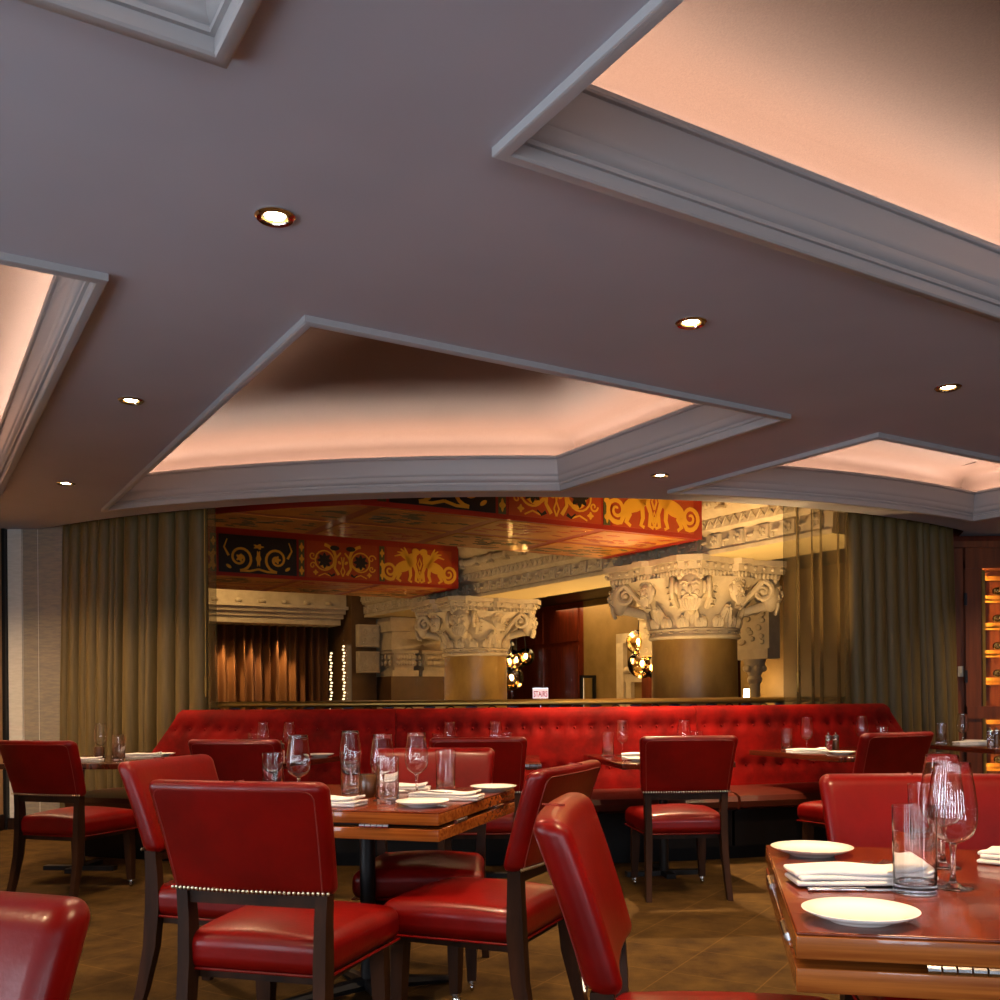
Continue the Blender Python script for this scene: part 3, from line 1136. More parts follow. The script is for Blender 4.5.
def column(s, t, rad, label, with_head=True):
    root = MB()
    root.lathe([(rad * 1.0, -.3), (rad * 1.0, 1.15), (rad * .985, 1.80)], 48)
    x, y = st(s, t)
    c = thing('column', label, 'column', (x, y, 0), ANG, 'lobby columns')
    root.build('shaft', 'marble', c)
    cp = MB()
    k = rad / .5
    Z = 1.80
    # astragal and bell
    cp.lathe([(rad * .98, Z - .01), (rad * 1.05, Z), (rad * 1.07, Z + .02), (rad * 1.05, Z + .04), (rad * 1.0, Z + .045), (rad * 1.0, Z + .085),
              (rad * 1.06, Z + .09), (rad * 1.06, Z + .105), (rad * 1.0, Z + .115), (rad * .98, Z + .25), (rad * 1.06, Z + .40), (rad * 1.28, Z + .55), (rad * 1.55, Z + .66)], 48)
    n = 22
    for i in range(n):                                              # dentils on the collar
        a = 2 * pi * i / n
        cp.ball((rad * 1.02 * cos(a), rad * 1.02 * sin(a), Z + .065), (.03 * k, .03 * k, .014), 6)
    for row, (zz, rr, hh, ww, m) in enumerate(((Z + .12, 1.0, .15, .10, 16), (Z + .17, 1.0, .24, .13, 8))):
        for i in range(m):
            a = 2 * pi * (i + (.5 if row == 0 else 0)) / m
            ca, sa = cos(a), sin(a)
            for q in (-1, 0, 1):                                    # lobed leaf, tip curling out
                pts = []
                for j in range(6):
                    f = j / 5
                    off = q * ww * k * .45 * (1 - .35 * f) * sin(pi * min(.95, .3 + f * .6))
                    rr_ = rad * (rr + .02 + .06 * f * f + (.10 * row * f * f))
                    zz_ = zz + hh * (f if f < .85 else .85 - (f - .85) * .6) * (1 if q == 0 else .82)
                    pts.append((rr_ * ca - off * sa, rr_ * sa + off * ca, zz_))
                cp.tube(pts, [.028 * k, .036 * k, .040 * k, .040 * k, .034 * k, .02 * k], 6)
    # fluted stems, volutes and heads
    for i in range(8):
        a = 2 * pi * (i + .5) / 8
        ca, sa = cos(a), sin(a)
        cp.tube([(rad * 1.06 * ca, rad * 1.06 * sa, Z + .34), (rad * 1.14 * ca, rad * 1.14 * sa, Z + .5), (rad * 1.36 * ca, rad * 1.36 * sa, Z + .64)], [.03 * k, .035 * k, .045 * k], 8)
        for j in range(5):
            f = j / 4
            cp.ball((rad * (1.10 + .24 * f) * ca, rad * (1.10 + .24 * f) * sa, Z + .36 + .26 * f), (.045 * k, .045 * k, .02), 6)
    for i in range(4):
        a = pi / 4 + pi / 2 * i                                      # corners of the block above
        ca, sa = cos(a), sin(a)
        for q in (-1, 1):
            px_, py_ = -sa * q * .20 * k, ca * q * .20 * k
            R0 = rad * 1.56
            pts = [(R0 * ca + px_ + ca * p[0], R0 * sa + py_ + sa * p[0], Z + .52 + p[1]) for p in spiral(0, 0, .12 * k, 1.6, -1, pi / 2, 22)]
            cp.tube(pts, [.034 * k - .001 * j for j in range(23)], 6)
            cp.ball((R0 * ca + px_, R0 * sa + py_, Z + .52), .035 * k, 8)
            cp.tube([(rad * 1.02 * ca + px_ * .8, rad * 1.02 * sa + py_ * .8, Z + .34), (rad * 1.2 * ca + px_, rad * 1.2 * sa + py_, Z + .44), (R0 * ca + px_, R0 * sa + py_, Z + .635)], .035 * k, 6)
        head_mask(cp, (rad * 1.74 * ca, rad * 1.74 * sa, Z + .51), .185 * k, ca, sa)
        cp.tube([(rad * 1.1 * ca, rad * 1.1 * sa, Z + .30), (rad * 1.5 * ca, rad * 1.5 * sa, Z + .36), (rad * 1.8 * ca, rad * 1.8 * sa, Z + .38)], [.05 * k, .06 * k, .05 * k], 8)
    for i in range(4):
        a = pi / 2 * i
        head_mask(cp, (rad * 1.40 * cos(a), rad * 1.40 * sin(a), Z + .52), .12 * k, cos(a), sin(a))
    # block with concave sides
    ab = []
    for i in range(4):
        a = pi / 4 + pi / 2 * i
        for q in (-.13, .13):
            ab.append((rad * 2.05 * cos(a + q), rad * 2.05 * sin(a + q)))
        a2 = a + pi / 4
        for q in (-.32, -.16, -.10, .10, .16, .32):
            ab.append((rad * (1.62 if abs(q) > .2 else 1.55 if abs(q) > .12 else 1.68) * cos(a2 + q), rad * (1.62 if abs(q) > .2 else 1.55 if abs(q) > .12 else 1.68) * sin(a2 + q)))
    for (kk, z0, z1) in ((.92, Z + .66, Z + .72), (.97, Z + .72, Z + .80), (1.03, Z + .80, Z + .865)):
        cp.prism([(x_ * kk, y_ * kk) for x_, y_ in ab], z0, z1)
    m = len(ab)
    for i in range(m):
        (x0, y0), (x1, y1) = ab[i], ab[(i + 1) % m]
        L = sqrt((x1 - x0) ** 2 + (y1 - y0) ** 2)
        cnt = int(L / .055)
        for j in range(cnt):
            f = (j + .5) / cnt
            cp.ball(((x0 + (x1 - x0) * f) * .94, (y0 + (y1 - y0) * f) * .94, Z + .69), (.02, .02, .036), 6)
            if j % 2:
                cp.ball(((x0 + (x1 - x0) * f) * 1.0, (y0 + (y1 - y0) * f) * 1.0, Z + .76), (.024, .024, .024), 6)
    cp.build('capital', 'stone', c, angle=50)
    return c


column(7.985, 8.65, .5, 'massive marble column with carved stone capital, right of centre behind the glass')
column(7.85, 13.55, .5, 'farther marble column with carved stone capital, centre of the lobby view')
# stone pier with stacked mouldings behind the farther column
pier = MB()
pr = thing('stone_pier', 'brown square stone pier with two carved capital blocks, left of the farther column', 'pier', (*st(8.36, 17.1), 0), ANG)
MB().box(-.60, .6, -.6, .6, -.3, 1.55).build('shaft', 'brown_stone', pr, smooth=False)
cb = MB()
for (x0, x1) in ((-.56, -.06), (.06, .6)):
    for (o, z0, z1) in ((.02, 1.55, 1.66), (-.05, 1.66, 1.74), (-.03, 1.74, 1.98), (.02, 1.98, 2.04), (.06, 2.04, 2.24), (.02, 2.24, 2.38), (.08, 2.38, 2.64)):
        cb.box(x0 - o, x1 + o, -.6 - o, .6 + o, z0, z1)
    for j in range(7):
        for q in range(2):
            cb.ball((x0 + .08 + j * (x1 - x0 - .16) / 6, -.64, 1.80 + .11 * q), (.045, .03, .05), 8)
            cb.ball((x0 - .03, -.5 + j * .16, 1.80 + .11 * q), (.03, .045, .05), 8)
cb.build('capital', 'stone', pr, angle=40)
MB().box(-.64, .65, -.66, .66, .93, .98).box(-.62, .63, -.64, .64, 1.02, 1.06).build('band_moulding', 'stone', pr, smooth=False)

# far end of the lobby: cornice, curtains, carved panels, lights
struct(lob(MB().box(-8, 9, 18.6, 18.8, -.3, ROOF), 'wall_lobby_far', 'brown_stone', smooth=False))
cz = MB()
cz.box(-6, 7.14, 17.25, 18.6, 2.64, 2.72)
cz.box(-6, 7.16, 17.18, 18.6, 2.72, 2.80)
cz.box(-6, 7.18, 17.10, 18.6, 2.80, 2.86)
cz.box(-6, 7.1, 17.3, 18.6, 2.52, 2.64)
q = -5.8
while q < 7.1:
    cz.ball((q, 17.14, 2.90), (.07, .07, .05), 8)
    q += .42
cz.box(-6, 7.18, 17.20, 18.6, 2.86, ROOF)
struct(lob(cz, 'cornice', 'stone'))


def flat_curtain(name, s0, s1, t, z0, z1, folds, amp, material, seed, label, group):
    rnd = random.Random(seed)
    mb = MB()
    per = 10
    cols = folds * per + 1
    vs, fs = [], []
    for j in range(7):
        z = z0 + (z1 - z0) * j / 6
        for i in range(cols):
            f = i / per
            vs.append(((s1 - s0) * (i / (cols - 1) - .5), amp * sin(2 * pi * f + .5 * sin(f)) * (1 + .4 * sin(f * 1.7)), z))
    for j in range(6):
        for i in range(cols - 1):
            fs.append((j * cols + i, j * cols + i + 1, (j + 1) * cols + i + 1, (j + 1) * cols + i))
    mb.add(vs, fs)
    x, y = st((s0 + s1) / 2, t)
    o = mb.build(name, material, loc=(x, y, 0), rotz=ANG, angle=80)
    o.modifiers.new('thickness', 'SOLIDIFY').thickness = .01
    return tag(o, label, 'curtain', group)


flat_curtain('curtain', -1.5, 7.1, 17.9, -.28, 2.60, 52, .08, 'far_curtain', 4, 'dark gold curtain lit by small spots at the far left end of the lobby', 'lobby curtains')
bl = MB()
for s_, t_, n_ in ((6.98, 17.5, 18), (7.15, 17.28, 20)):
    for k in range(n_):
        bl.ball((s_ + .012 * (k % 3 - 1), t_, .95 + .062 * k), (.026, .026, .02), 6)
pxl = st(0, 0)
o = bl.build('bead_light', 'bead', rotz=ANG)
tag(o, 'two strands of small glowing beads at the right end of the far lobby curtain', 'string lights')
o['kind'] = 'stuff'
cpn = MB()
for (z0, z1) in ((1.62, 2.02), (2.10, 2.52)):
    cpn.box(7.27, 7.70, 16.85, 16.99, z0, z1)
    rr = random.Random(int(z0 * 10))
    for k in range(4):
        pts = [(7.485 + p[0] * .85, 16.84, (z0 + z1) / 2 + p[1]) for p in spiral((k % 2 - .5) * .22, (k // 2 - .5) * .16, .08, 1.4, 1 if k % 2 else -1)]
        cpn.tube(pts, .014, 5)
    cpn.tube([(7.29, 16.84, z0 + .02), (7.68, 16.84, z0 + .02), (7.68, 16.84, z1 - .02), (7.29, 16.84, z1 - .02), (7.29, 16.84, z0 + .02)], .014, 5)
struct(cpn.build('wall_carving', 'stone', rotz=ANG))
struct(MB().box(7.2, 7.70, 17.02, 18.6, -.3, ROOF).build('wall_lobby_return', 'brown_stone', rotz=ANG, smooth=False))

# side aisle behind the colonnade
WS = 11.5
struct(MB().box(WS, WS + .2, 15.6, 24, -.3, ROOF).build('wall_aisle', 'panel_wood', rotz=ANG, smooth=False))
pnl = MB()
for t_ in (15.75, 17.0, 18.25, 19.5):
    pnl.box(WS - .03, WS, t_, t_ + 1.0, -.2, .85)
    pnl.box(WS - .03, WS, t_, t_ + 1.0, 1.0, 2.15)
    pnl.box(WS - .03, WS, t_, t_ + 1.0, 2.25, 2.9)
struct(pnl.build('wall_panelling', 'panel_wood', rotz=ANG, smooth=False))
struct(MB().box(WS, WS + .2, 7.7, 15.6, -.3, ROOF).build('wall_aisle_stone', 'lobby_stone_wall', rotz=ANG, smooth=False))
struct(MB().box(8.36, WS, 7.7, 24, 3.02, 3.1).build('ceiling_aisle', 'beam_black', rotz=ANG, smooth=False))
# niche with stone frame
nf = MB()
nf.box(WS - .10, WS, 14.25, 14.45, -.3, 2.3)
nf.box(WS - .10, WS, 13.0, 13.2, -.3, 2.3)
nf.box(WS - .10, WS, 13.0, 14.45, 2.12, 2.3)
nf.box(WS - .06, WS, 13.2, 14.25, 1.40, 1.55)
for k in range(7):
    nf.ball((WS - .07, 13.28 + k * .15, 1.62), (.06, .07, .07), 8)
for k in range(2):
    nf.box(WS - .08, WS, 13.3 + k * .75, 13.45 + k * .75, -.3, 1.40)
struct(nf.build('door_surround', 'stone', rotz=ANG))
# lit doorway left of the niche
dr = thing('glass_door', 'open dark framed door with a lit edge on the stone wall between the two pendant clusters', 'door', (*st(WS - .05, 15.2), 0), ANG)
MB().box(-.35, -.30, -.06, 0, -.3, 1.55).box(-.35, .0, -.06, 0, 1.50, 1.55).box(-.05, 0, -.06, 0, -.3, 1.55).build('door_frame', 'iron', dr, smooth=False)
MB().box(-.30, -.28, -.04, -.02, -.2, 1.5).build('light_strip', 'bead', dr, smooth=False)
# doorway with carved lintel, right of the near column
ln = MB()
ln.box(WS - 1.9, WS - 1.7, 9.0, 11.6, 1.75, 2.62)
ln.box(WS - 1.95, WS - 1.7, 9.0, 11.6, 2.50, 2.62)
ln.box(WS - 1.93, WS - 1.7, 9.0, 11.6, 2.30, 2.36)
ln.box(WS - 1.93, WS - 1.7, 9.0, 10.7, 1.62, 1.75)
rr = random.Random(5)
for k in range(60):
    ln.ball((WS - 1.91, 9.1 + 2.4 * rr.random(), 1.82 + .44 * rr.random()), (.025, .05, .035), 6)
for k in range(4):
    ln.ball((WS - 1.9, 11.0 + k * .09, 1.72 - k * .02), (.06, .06, .07), 8)
struct(ln.build('lintel', 'stone', rotz=ANG))
struct(MB().box(WS - 1.2, WS - 1.1, 10.3, 12.4, -.3, 1.9).build('door_1', 'panel_wood', rotz=ANG, smooth=False))
pc = MB()
pc.lathe([(.07, -.3), (.07, 1.3), (.09, 1.32), (.10, 1.36), (.08, 1.40), (.12, 1.5), (.15, 1.62)], 16)
for k in range(6):
    a = pi / 3 * k
    pc.ball((.11 * cos(a), .11 * sin(a), 1.5), (.05, .05, .05), 8)
struct(lob(pc, 'pillar', 'stone', s=WS - 1.8, t=9.35))

# table lamp seen right of the near column
lx, ly = st(10.1, 11.35)
dL = None
lm = thing('table_lamp', 'small lit table lamp with white shade right of the near column', 'lamp', (15.0 * (748 - 500) / F_PX, 15.0, .0))
MB().lathe([(.12, 0.0), (.12, .02), (.02, .04), (.015, .95), (.001, .96)], 16).build('lamp_stand', 'brass', lm)
MB().lathe([(.065, 1.10), (.07, 1.10), (.062, 1.24), (.057, 1.24)], 20, closed=True).build('lamp_shade', 'lamp_glow', lm)

# globe pendant clusters
def pendants(label, X, Y, globes):
    p = thing('globe_pendant', label, 'pendant light', (X, Y, 2.98), 0, 'globe pendant clusters')
    for (dx, dz, r) in globes:
        g = MB().ball((dx, (hash((dx, dz)) % 7 - 3) * .03, dz), r, 20).build('globe', 'globe_glass', p)
        yy = (hash((dx, dz)) % 7 - 3) * .03
        MB().ball((dx, yy, dz + .01), (.028, .028, .045), 8).build('bulb', 'bulb', p)
        MB().tube([(dx, yy, dz + .05), (dx, yy, dz + r + .02), (dx * .4, yy * .3, -.1), (0, 0, 0)], .007, 6).build('cord', 'iron', p)
    return p


def glob(px, py, r, d, X, H0=2.98):
    return ((px - 500) * d / F_PX - X, EYE + (HORIZON - (px - 500) * .0087 - py) * d / F_PX - H0, 1.12 * r * d / F_PX)


dP = 17.0
XP = 13 * dP / F_PX
pendants('cluster of glowing glass globe pendants just right of the farther column', XP, dP,
         [glob(505, 649, 10, dP, XP), glob(517, 660, 9, dP, XP), glob(526, 657, 8, dP, XP), glob(503, 670, 9, dP, XP), glob(512, 678, 11, dP, XP), glob(510, 662, 7, dP, XP)])
dP = 15.0
XP = 148 * dP / F_PX
pendants('cluster of glowing glass globe pendants just left of the near column', XP, dP,
         [glob(639, 642, 11, dP, XP), glob(646, 650, 9, dP, XP), glob(643, 664, 13, dP, XP), glob(652, 668, 9, dP, XP)])

# lit STAIRS sign
sgx, sgy, dS = 0, 0, 16.0
sg = thing('stairs_sign', 'small lit sign with red letters reading STAIRS in front of the wood panelling', 'sign', ((540.5 - 500) * dS / F_PX, dS, EYE - .03))
MB().box(-.125, .125, 0, .06, 0, .16).build('sign_box', 'sign_white', sg, smooth=False)
MB().box(-.13, .13, -.01, .07, .16, .175).box(-.01, .01, .02, .04, -1.35, 0).build('sign_frame', 'steel', sg, smooth=False)
fc = bpy.data.curves.new('sign_lettering', 'FONT')
fc.body = 'STAIRS'
fc.size = .085
fc.align_x = 'CENTER'
fc.extrude = .002
fc.offset = .0015
tmp = bpy.data.objects.new('letters', fc)
COL.objects.link(tmp)
me = bpy.data.meshes.new_from_object(tmp.evaluated_get(bpy.context.evaluated_depsgraph_get()))
bpy.data.objects.remove(tmp)
me.materials.clear()
me.materials.append(M['sign_red'])
wd = max(v.co.x for v in me.vertices) - min(v.co.x for v in me.vertices)
for v in me.vertices:
    v.co.x *= .225 / wd
    v.co.y *= 1.55
lt = bpy.data.objects.new('lettering', me)
COL.objects.link(lt)
lt.parent = sg
lt.location = (0, -.004, .03)
lt.rotation_euler = (pi / 2, 0, 0)

# lobby lights: hidden uplights and spots, plus area fills added without any fitting
LG = LOBBY_GAIN
AMB = (1.0, .62, .26)
light('lobby_uplight', 'SPOT', (2.0, 8.78, 1.0), 125 * LG, AMB, (2.4, 9.4, 3.0), spot_size=radians(120), spot_blend=.7, shadow_soft_size=.15)
light('lobby_uplight', 'SPOT', (1.0, 10.4, .3), 90 * LG, AMB, (2.2, 10.3, 3.0), spot_size=radians(80), spot_blend=.8, shadow_soft_size=.2)
light('lobby_uplight', 'SPOT', (*st(5.0, 10.6), .2), 75 * LG, AMB, (*st(8.0, 11.0), 2.6), spot_size=radians(90), spot_blend=.8, shadow_soft_size=.2)
light('lobby_uplight', 'SPOT', (*st(5.6, 13.6), .2), 35 * LG, AMB, (*st(7.6, 14.2), 2.4), spot_size=radians(90), spot_blend=.8, shadow_soft_size=.2)
light('lobby_fill', 'AREA', (*st(4.2, 15.8), 3.85), 28 * LG, AMB, (*st(4.2, 17.8), 0), size=1.5)
light('lobby_fill', 'AREA', (*st(5.0, 10.9), 2.6), 6 * LG, AMB, (*st(5.0, 10.9), 0), size=1.2)
light('aisle_fill', 'AREA', (*st(9.9, 13.0), 2.9), 55 * LG, AMB, (*st(9.9, 13.0), 0), shape='RECTANGLE', size=1.0, size_y=8)
light('aisle_uplight', 'SPOT', (*st(9.2, 11.2), .5), 110 * LG, AMB, (*st(8.0, 11.2), 2.66), spot_size=radians(120), spot_blend=.8, shadow_soft_size=.2)
for s_ in (5.0, 5.5, 6.08):
    light('curtain_spot', 'SPOT', (*st(s_, 17.62), 2.5), 80 * LG, AMB, (*st(s_, 17.80), 0), spot_size=radians(60), spot_blend=.6, shadow_soft_size=.03)
light('lamp_bulb', 'POINT', (15.0 * (748 - 500) / F_PX, 14.95, 1.3), 10, AMB, shadow_soft_size=.06)

# ================================================================== BOOTH
def booth(label, px0, px1, end0, end1):
    RT = 7.22                                                      # top of the backrest
    a0, a1 = arc_angle(px0, RT), arc_angle(px1, RT)
    am = (a0 + a1) / 2
    o3 = Vector((*apt(7.5, am), 0))
    root = thing('booth_section', label, 'booth seat', o3, 0, 'curved red booth')
    kk = .10

    def lim(z):
        d = max(0, 1.05 - z)
        return (a0 - (kk * d if end0 else 0), a1 + (kk * d if end1 else 0))
    # backrest: closed sheet, front tufted
    nI = max(10, int((a1 - a0) * RT / .028))
    zs_front = [.44 + .56 * j / 20 for j in range(21)]
    step = .125
    nb = max(2, round((a1 - a0) * RT / step))
    btn = [((i + .5) / nb, z) for z in (.92, .62) for i in range(nb)]
    prof = [(7.05, .44)] + [(None, z) for z in zs_front] + [(7.245, 1.03), (7.225, 1.055), (7.19, 1.07), (7.13, 1.07), (7.08, 1.05), (7.05, 1.0)]
    vs, fs = [], []
    m = len(prof)
    for i in range(nI + 1):
        f = i / nI
        for (R, z) in prof:
            q0, q1 = lim(z)
            a = q0 + (q1 - q0) * f
            if R is None:
                R = 7.25 + .16 * (1.0 - z)
                dx = [((f - bf) * (a1 - a0) * RT, z - bz) for bf, bz in btn if abs(z - bz) < .16 and abs(f - bf) * (a1 - a0) * RT < .12]
                R -= sum(.026 * math.exp(-(x * x + y * y) / .0013) for x, y in dx)
                if f < 1e-6 or f > 1 - 1e-6:
                    R -= .012
            x, y = apt(R, a)
            vs.append((x - o3.x, y - o3.y, z))
    for i in range(nI):
        for j in range(m):
            j2 = (j + 1) % m
            fs.append((i * m + j, i * m + j2, (i + 1) * m + j2, (i + 1) * m + j))
    fs += [tuple(range(m)), tuple(nI * m + j for j in reversed(range(m)))]
    mb = MB()
    mb.add(vs, fs)
    bk = mb.build('backrest', 'velvet', root, angle=50)
    bt = MB()
    for bf, bz in btn:
        q0, q1 = lim(bz)
        x, y = apt(7.25 + .16 * (1 - bz) - .024, q0 + (q1 - q0) * bf)
        bt.ball((x - o3.x, y - o3.y, bz), .011, 8)
    bt.build('tufting_buttons', 'velvet', bk)
    q0, q1 = lim(.44)
    tf = lambda x, y, z: (x - o3.x, y - o3.y, z)
    se = MB()
    n = 30
    path = lambda R: [apt(R, q0 + .001 + (q1 - q0 - .002) * i / n) for i in range(n + 1)]
    se.sweep(path, [(7.30, .36), (7.90, .36), (7.93, .38), (7.94, .42), (7.92, .455), (7.86, .472), (7.6, .478), (7.30, .47)], closed_path=False, closed_prof=True, tf=tf)
    se.build('seat', 'booth_leather', root)
    ba = MB()
    ba.sweep(path, [(7.0, .1), (7.84, .1), (7.84, .36), (7.0, .36)], closed_path=False, closed_prof=True, tf=tf)
    ba.sweep(path, [(7.1, .0), (7.76, .0), (7.76, .1), (7.1, .1)], closed_path=False, closed_prof=True, tf=tf)
    ba.sweep(path, [(7.84, .345), (7.865, .345), (7.865, .36), (7.84, .36)], closed_path=False, closed_prof=True, tf=tf)
    ba.build('base', 'black_wood', root, smooth=False)
    return root


booth('left section of the curved red tufted booth, its sloped end beside the left curtain', 180, 396, True, False)
booth('middle section of the curved red tufted booth, brightest under a downlight', 396.6, 694.5, False, False)
booth('right section of the curved red tufted booth, its sloped end beside the right curtain', 695, 886, False, True)

# ================================================================== CHAIRS
def make_chair(label, loc, rotz):
    """faces +Y, stands at its own centre"""
    t = thing('dining_chair', label, 'chair', loc, rotz, 'red leather dining chairs')
    # backrest
    def back_tf(x, y, z):
        f = (z + .165) / .33
        w = 1 + .10 * f
        bend = .022 * (1 - (x / .27) ** 2) - .0
        lean = -.085 * f - .02 * f * f
        return (x * w, y - .215 + lean - bend, z + .76)
    bk = MB().rbox(.252, .036, .165, .030, back_tf, n=8, k=3)
    b = bk.build('backrest', 'leather', t, angle=80)
    sm = MB()
    line = [(-.228, -.15 + .27 * k / 10) for k in range(11)] + [(-.222, .132), (-.210, .139)]
    line += [(-.19 + .38 * k / 20, .141) for k in range(21)]
    line += [(-x, z) for x, z in reversed(line[:13])]
    sm.tube([back_tf(x, -.0345, z) for x, z in line], .0026, 5)
    sm.tube([back_tf(.02, -.024 + .048 * k / 6, .1655) for k in range(7)], .0022, 5)
    sm.build('seam', 'leather_seam', b)
    nl = MB()
    for k in range(36):
        x = -.245 + .49 * k / 35
        p = back_tf(x, -.037, -.152)
        nl.ball(p, (.0062, .0045, .0062), 6)
    nl.build('nailhead_row', 'nail', b)
    # seat
    def seat_tf(x, y, z):
        f = (y + .25) / .5
        w = .90 + .13 * f
        crown = .035 * max(0, 1 - (x / .26) ** 2) * max(0, 1 - (y / .26) ** 2) if z > 0 else 0
        return (x * w, y + .01, z + .418 + crown)
    s = MB().rbox(.255, .25, .055, .040, seat_tf, n=8, k=3).build('seat', 'leather', t, angle=80)
    wl = MB()
    ring = [(-.25, -.235), (.25, -.235), (.25, .235), (-.25, .235), (-.25, -.235)]
    pts = []
    for k in range(4):
        for q in range(8):
            a = q / 8
            x = ring[k][0] * (1 - a) + ring[k + 1][0] * a
            y = ring[k][1] * (1 - a) + ring[k + 1][1] * a
            pts.append((x * (.90 + .13 * (y + .25) / .5), y + .01, .366))
    pts.append(pts[0])
    wl.tube(pts, .0045, 6)
    wl.build('welt', 'leather', s)
    # frame
    fr = MB()
    fr.box(-.205, .205, -.242, -.216, .562, .600)
    fr.box(-.205, .205, -.20, .21, .335, .366)
    fr.build('frame_rail', 'leg_wood', t, smooth=False)

    def square_leg(pts, ws):
        mb = MB()
        vs, fs = [], []
        for (x, y, z), (wx, wy) in zip(pts, ws):
            vs += [(x - wx, y - wy, z), (x + wx, y - wy, z), (x + wx, y + wy, z), (x - wx, y + wy, z)]
        n = len(pts)
        for i in range(n - 1):
            for k in range(4):
                k2 = (k + 1) % 4
                fs.append((i * 4 + k, i * 4 + k2, i * 4 + 4 + k2, i * 4 + 4 + k))
        fs += [(3, 2, 1, 0), tuple(4 * (n - 1) + k for k in range(4))]
        mb.add(vs, fs)
        return mb
    for sx in (-1, 1):
        square_leg([(sx * .222, -.230, .603), (sx * .217, -.228, .52), (sx * .215, -.228, .40), (sx * .218, -.240, .25), (sx * .225, -.272, .1), (sx * .23, -.300, 0)],
                   [(.018, .022), (.018, .025), (.019, .029), (.018, .026), (.016, .021), (.015, .018)]).build('leg', 'leg_wood', t, smooth=True, angle=40)
        lg = square_leg([(sx * .20, .205, .37), (sx * .205, .21, .18), (sx * .208, .212, .045)], [(.026, .026), (.022, .022), (.017, .017)]).build('leg', 'leg_wood', t, smooth=False)
        cs = MB()
        cs.lathe([(.017, .05), (.018, .035), (.012, .03)], 10, c=(sx * .208, .212, 0))
        cs.ball((sx * .208, .212, .017), (.010, .017, .017), 10)
        cs.build('caster', 'steel', lg)
    return t


def face_to(dx, dy):
    """rotation that makes +Y point along (dx, dy)"""
    return atan2(-dx, dy)


chairs = []


def chair_at(back_xy, face, label):
    """back_xy: middle of the top of the backrest on plan; face: direction the sitter looks"""
    l = sqrt(face[0] ** 2 + face[1] ** 2)
    fx, fy = face[0] / l, face[1] / l
    loc = (back_xy[0] + fx * .325, back_xy[1] + fy * .325, 0)
    r = face_to(fx, fy)
    if not chairs:
        c = make_chair(label, loc, r)
    else:
        c = dup(chairs[0], loc, r, label)
    chairs.append(c)
    return c


chair_at((-.735, 2.72), (.27, .96), 'red leather chair in the foreground seen squarely from behind, nailheads under its back')
chair_at((-1.30, 3.82), (.96, -.28), 'red leather chair at the left side of the middle table, half behind the foreground chair')
chair_at((.225, 3.26), (-.91, .42), 'red leather chair at the right side of the middle table, seat turned to the left')
chair_at((.130, 2.06), (.985, -.17), 'red leather chair seen edge-on at the left side of the near table, worn rounded corner')
chair_at((-.735, 1.18), (-.25, -.97), 'red leather chair cropped by the lower left corner, only its rounded back corner showing')
chair_at((-2.66, 5.62), (.33, .94), 'red leather chair at the far left table beside the left wall')
chair_at((-1.50, 5.52), (.18, .98), 'red leather chair at the booth table behind the foreground chair')
chair_at((-.30, 4.39), (-.05, -1), 'red leather chair facing the camera on the far side of the middle table')
chair_at((-.125, 5.52), (0, 1), 'red leather chair with a plain dark back standing behind the middle table')
chair_at((1.05, 5.46), (-.06, 1), 'red leather chair standing alone in front of the brightly lit middle of the booth')
chair_at((2.32, 5.72), (-.42, .9), 'red leather chair at the right end booth table, turned to the left')
chair_at((1.17, 2.74), (-.12, -1), 'red leather chair facing the camera on the far side of the near table')

# ================================================================== TABLES
def flip_table(label, corner, ey, w, d, z, corner_side):
    """square folding table: top leaf over a hinged lower leaf; corner = front corner on the given side"""
    l = sqrt(ey[0] ** 2 + ey[1] ** 2)
    ey = (ey[0] / l, ey[1] / l)
    ex = (ey[1], -ey[0])
    sgn = 1 if corner_side == 'left' else -1
    cx = corner[0] + ex[0] * sgn * w / 2 + ey[0] * d / 2
    cy = corner[1] + ex[1] * sgn * w / 2 + ey[1] * d / 2
    rz = atan2(ex[1], ex[0])
    t = thing('dining_table', label, 'table', (cx, cy, 0), rz, 'folding dining tables')
    hw, hd = w / 2, d / 2
    MB().rbox(hw - .001, hd - .001, .004, .0035, lambda x, y, q: (x, y, q + z - .004), n=2, k=2).build('table_top', 'table_top_wood', t, angle=15)
    MB().rbox(hw, hd, .019, .003, lambda x, y, q: (x, y, q + z - .0255), n=2, k=2).build('top_edge', 'table_edge_wood', t, angle=15)
    MB().rbox(hw, hd, .020, .003, lambda x, y, q: (x, y, q + z - .078), n=2, k=2).build('lower_leaf', 'table_edge_wood', t, angle=15)
    MB().box(-hw + .07, hw - .07, -hd + .07, hd - .07, z - .06, z - .043).build('spacer', 'black_wood', t, smooth=False)
    for (px, py, ang) in ((-.25 * w, -hd, 0), (.25 * w, -hd, 0), (-hw, -.25 * d, 1), (-hw, .25 * d, 1), (hw, -.25 * d, 1), (hw, .25 * d, 1), (-.25 * w, hd, 0), (.25 * w, hd, 0)):
        h = MB()
        for k in range(5):
            a = -.055 + k * .022
            L = [(a + .0015, 0, 0), (a + .0205, 0, 0)]
            if ang:
                L = [(0, q[0], 0) for q in L]
            h.tube([(px + q[0], py + q[1], z - .0515) for q in L], .0075, 10)
        h.build('hinge', 'steel', t)
    MB().lathe([(.03, .04), (.03, z - .13), (.06, z - .125), (.12, z - .10), (.12, z - .098)], 24).build('pedestal', 'dark_metal', t)
    fb = MB()
    for k in range(4):
        a = pi / 4 + pi / 2 * k
        ca, sa = cos(a), sin(a)
        fb.tube([(0, 0, .05), (.2 * ca, .2 * sa, .03), (.36 * ca, .36 * sa, .015)], [.03, .024, .014], 8)
    fb.build('foot', 'dark_metal', t)
    return t, ex, ey


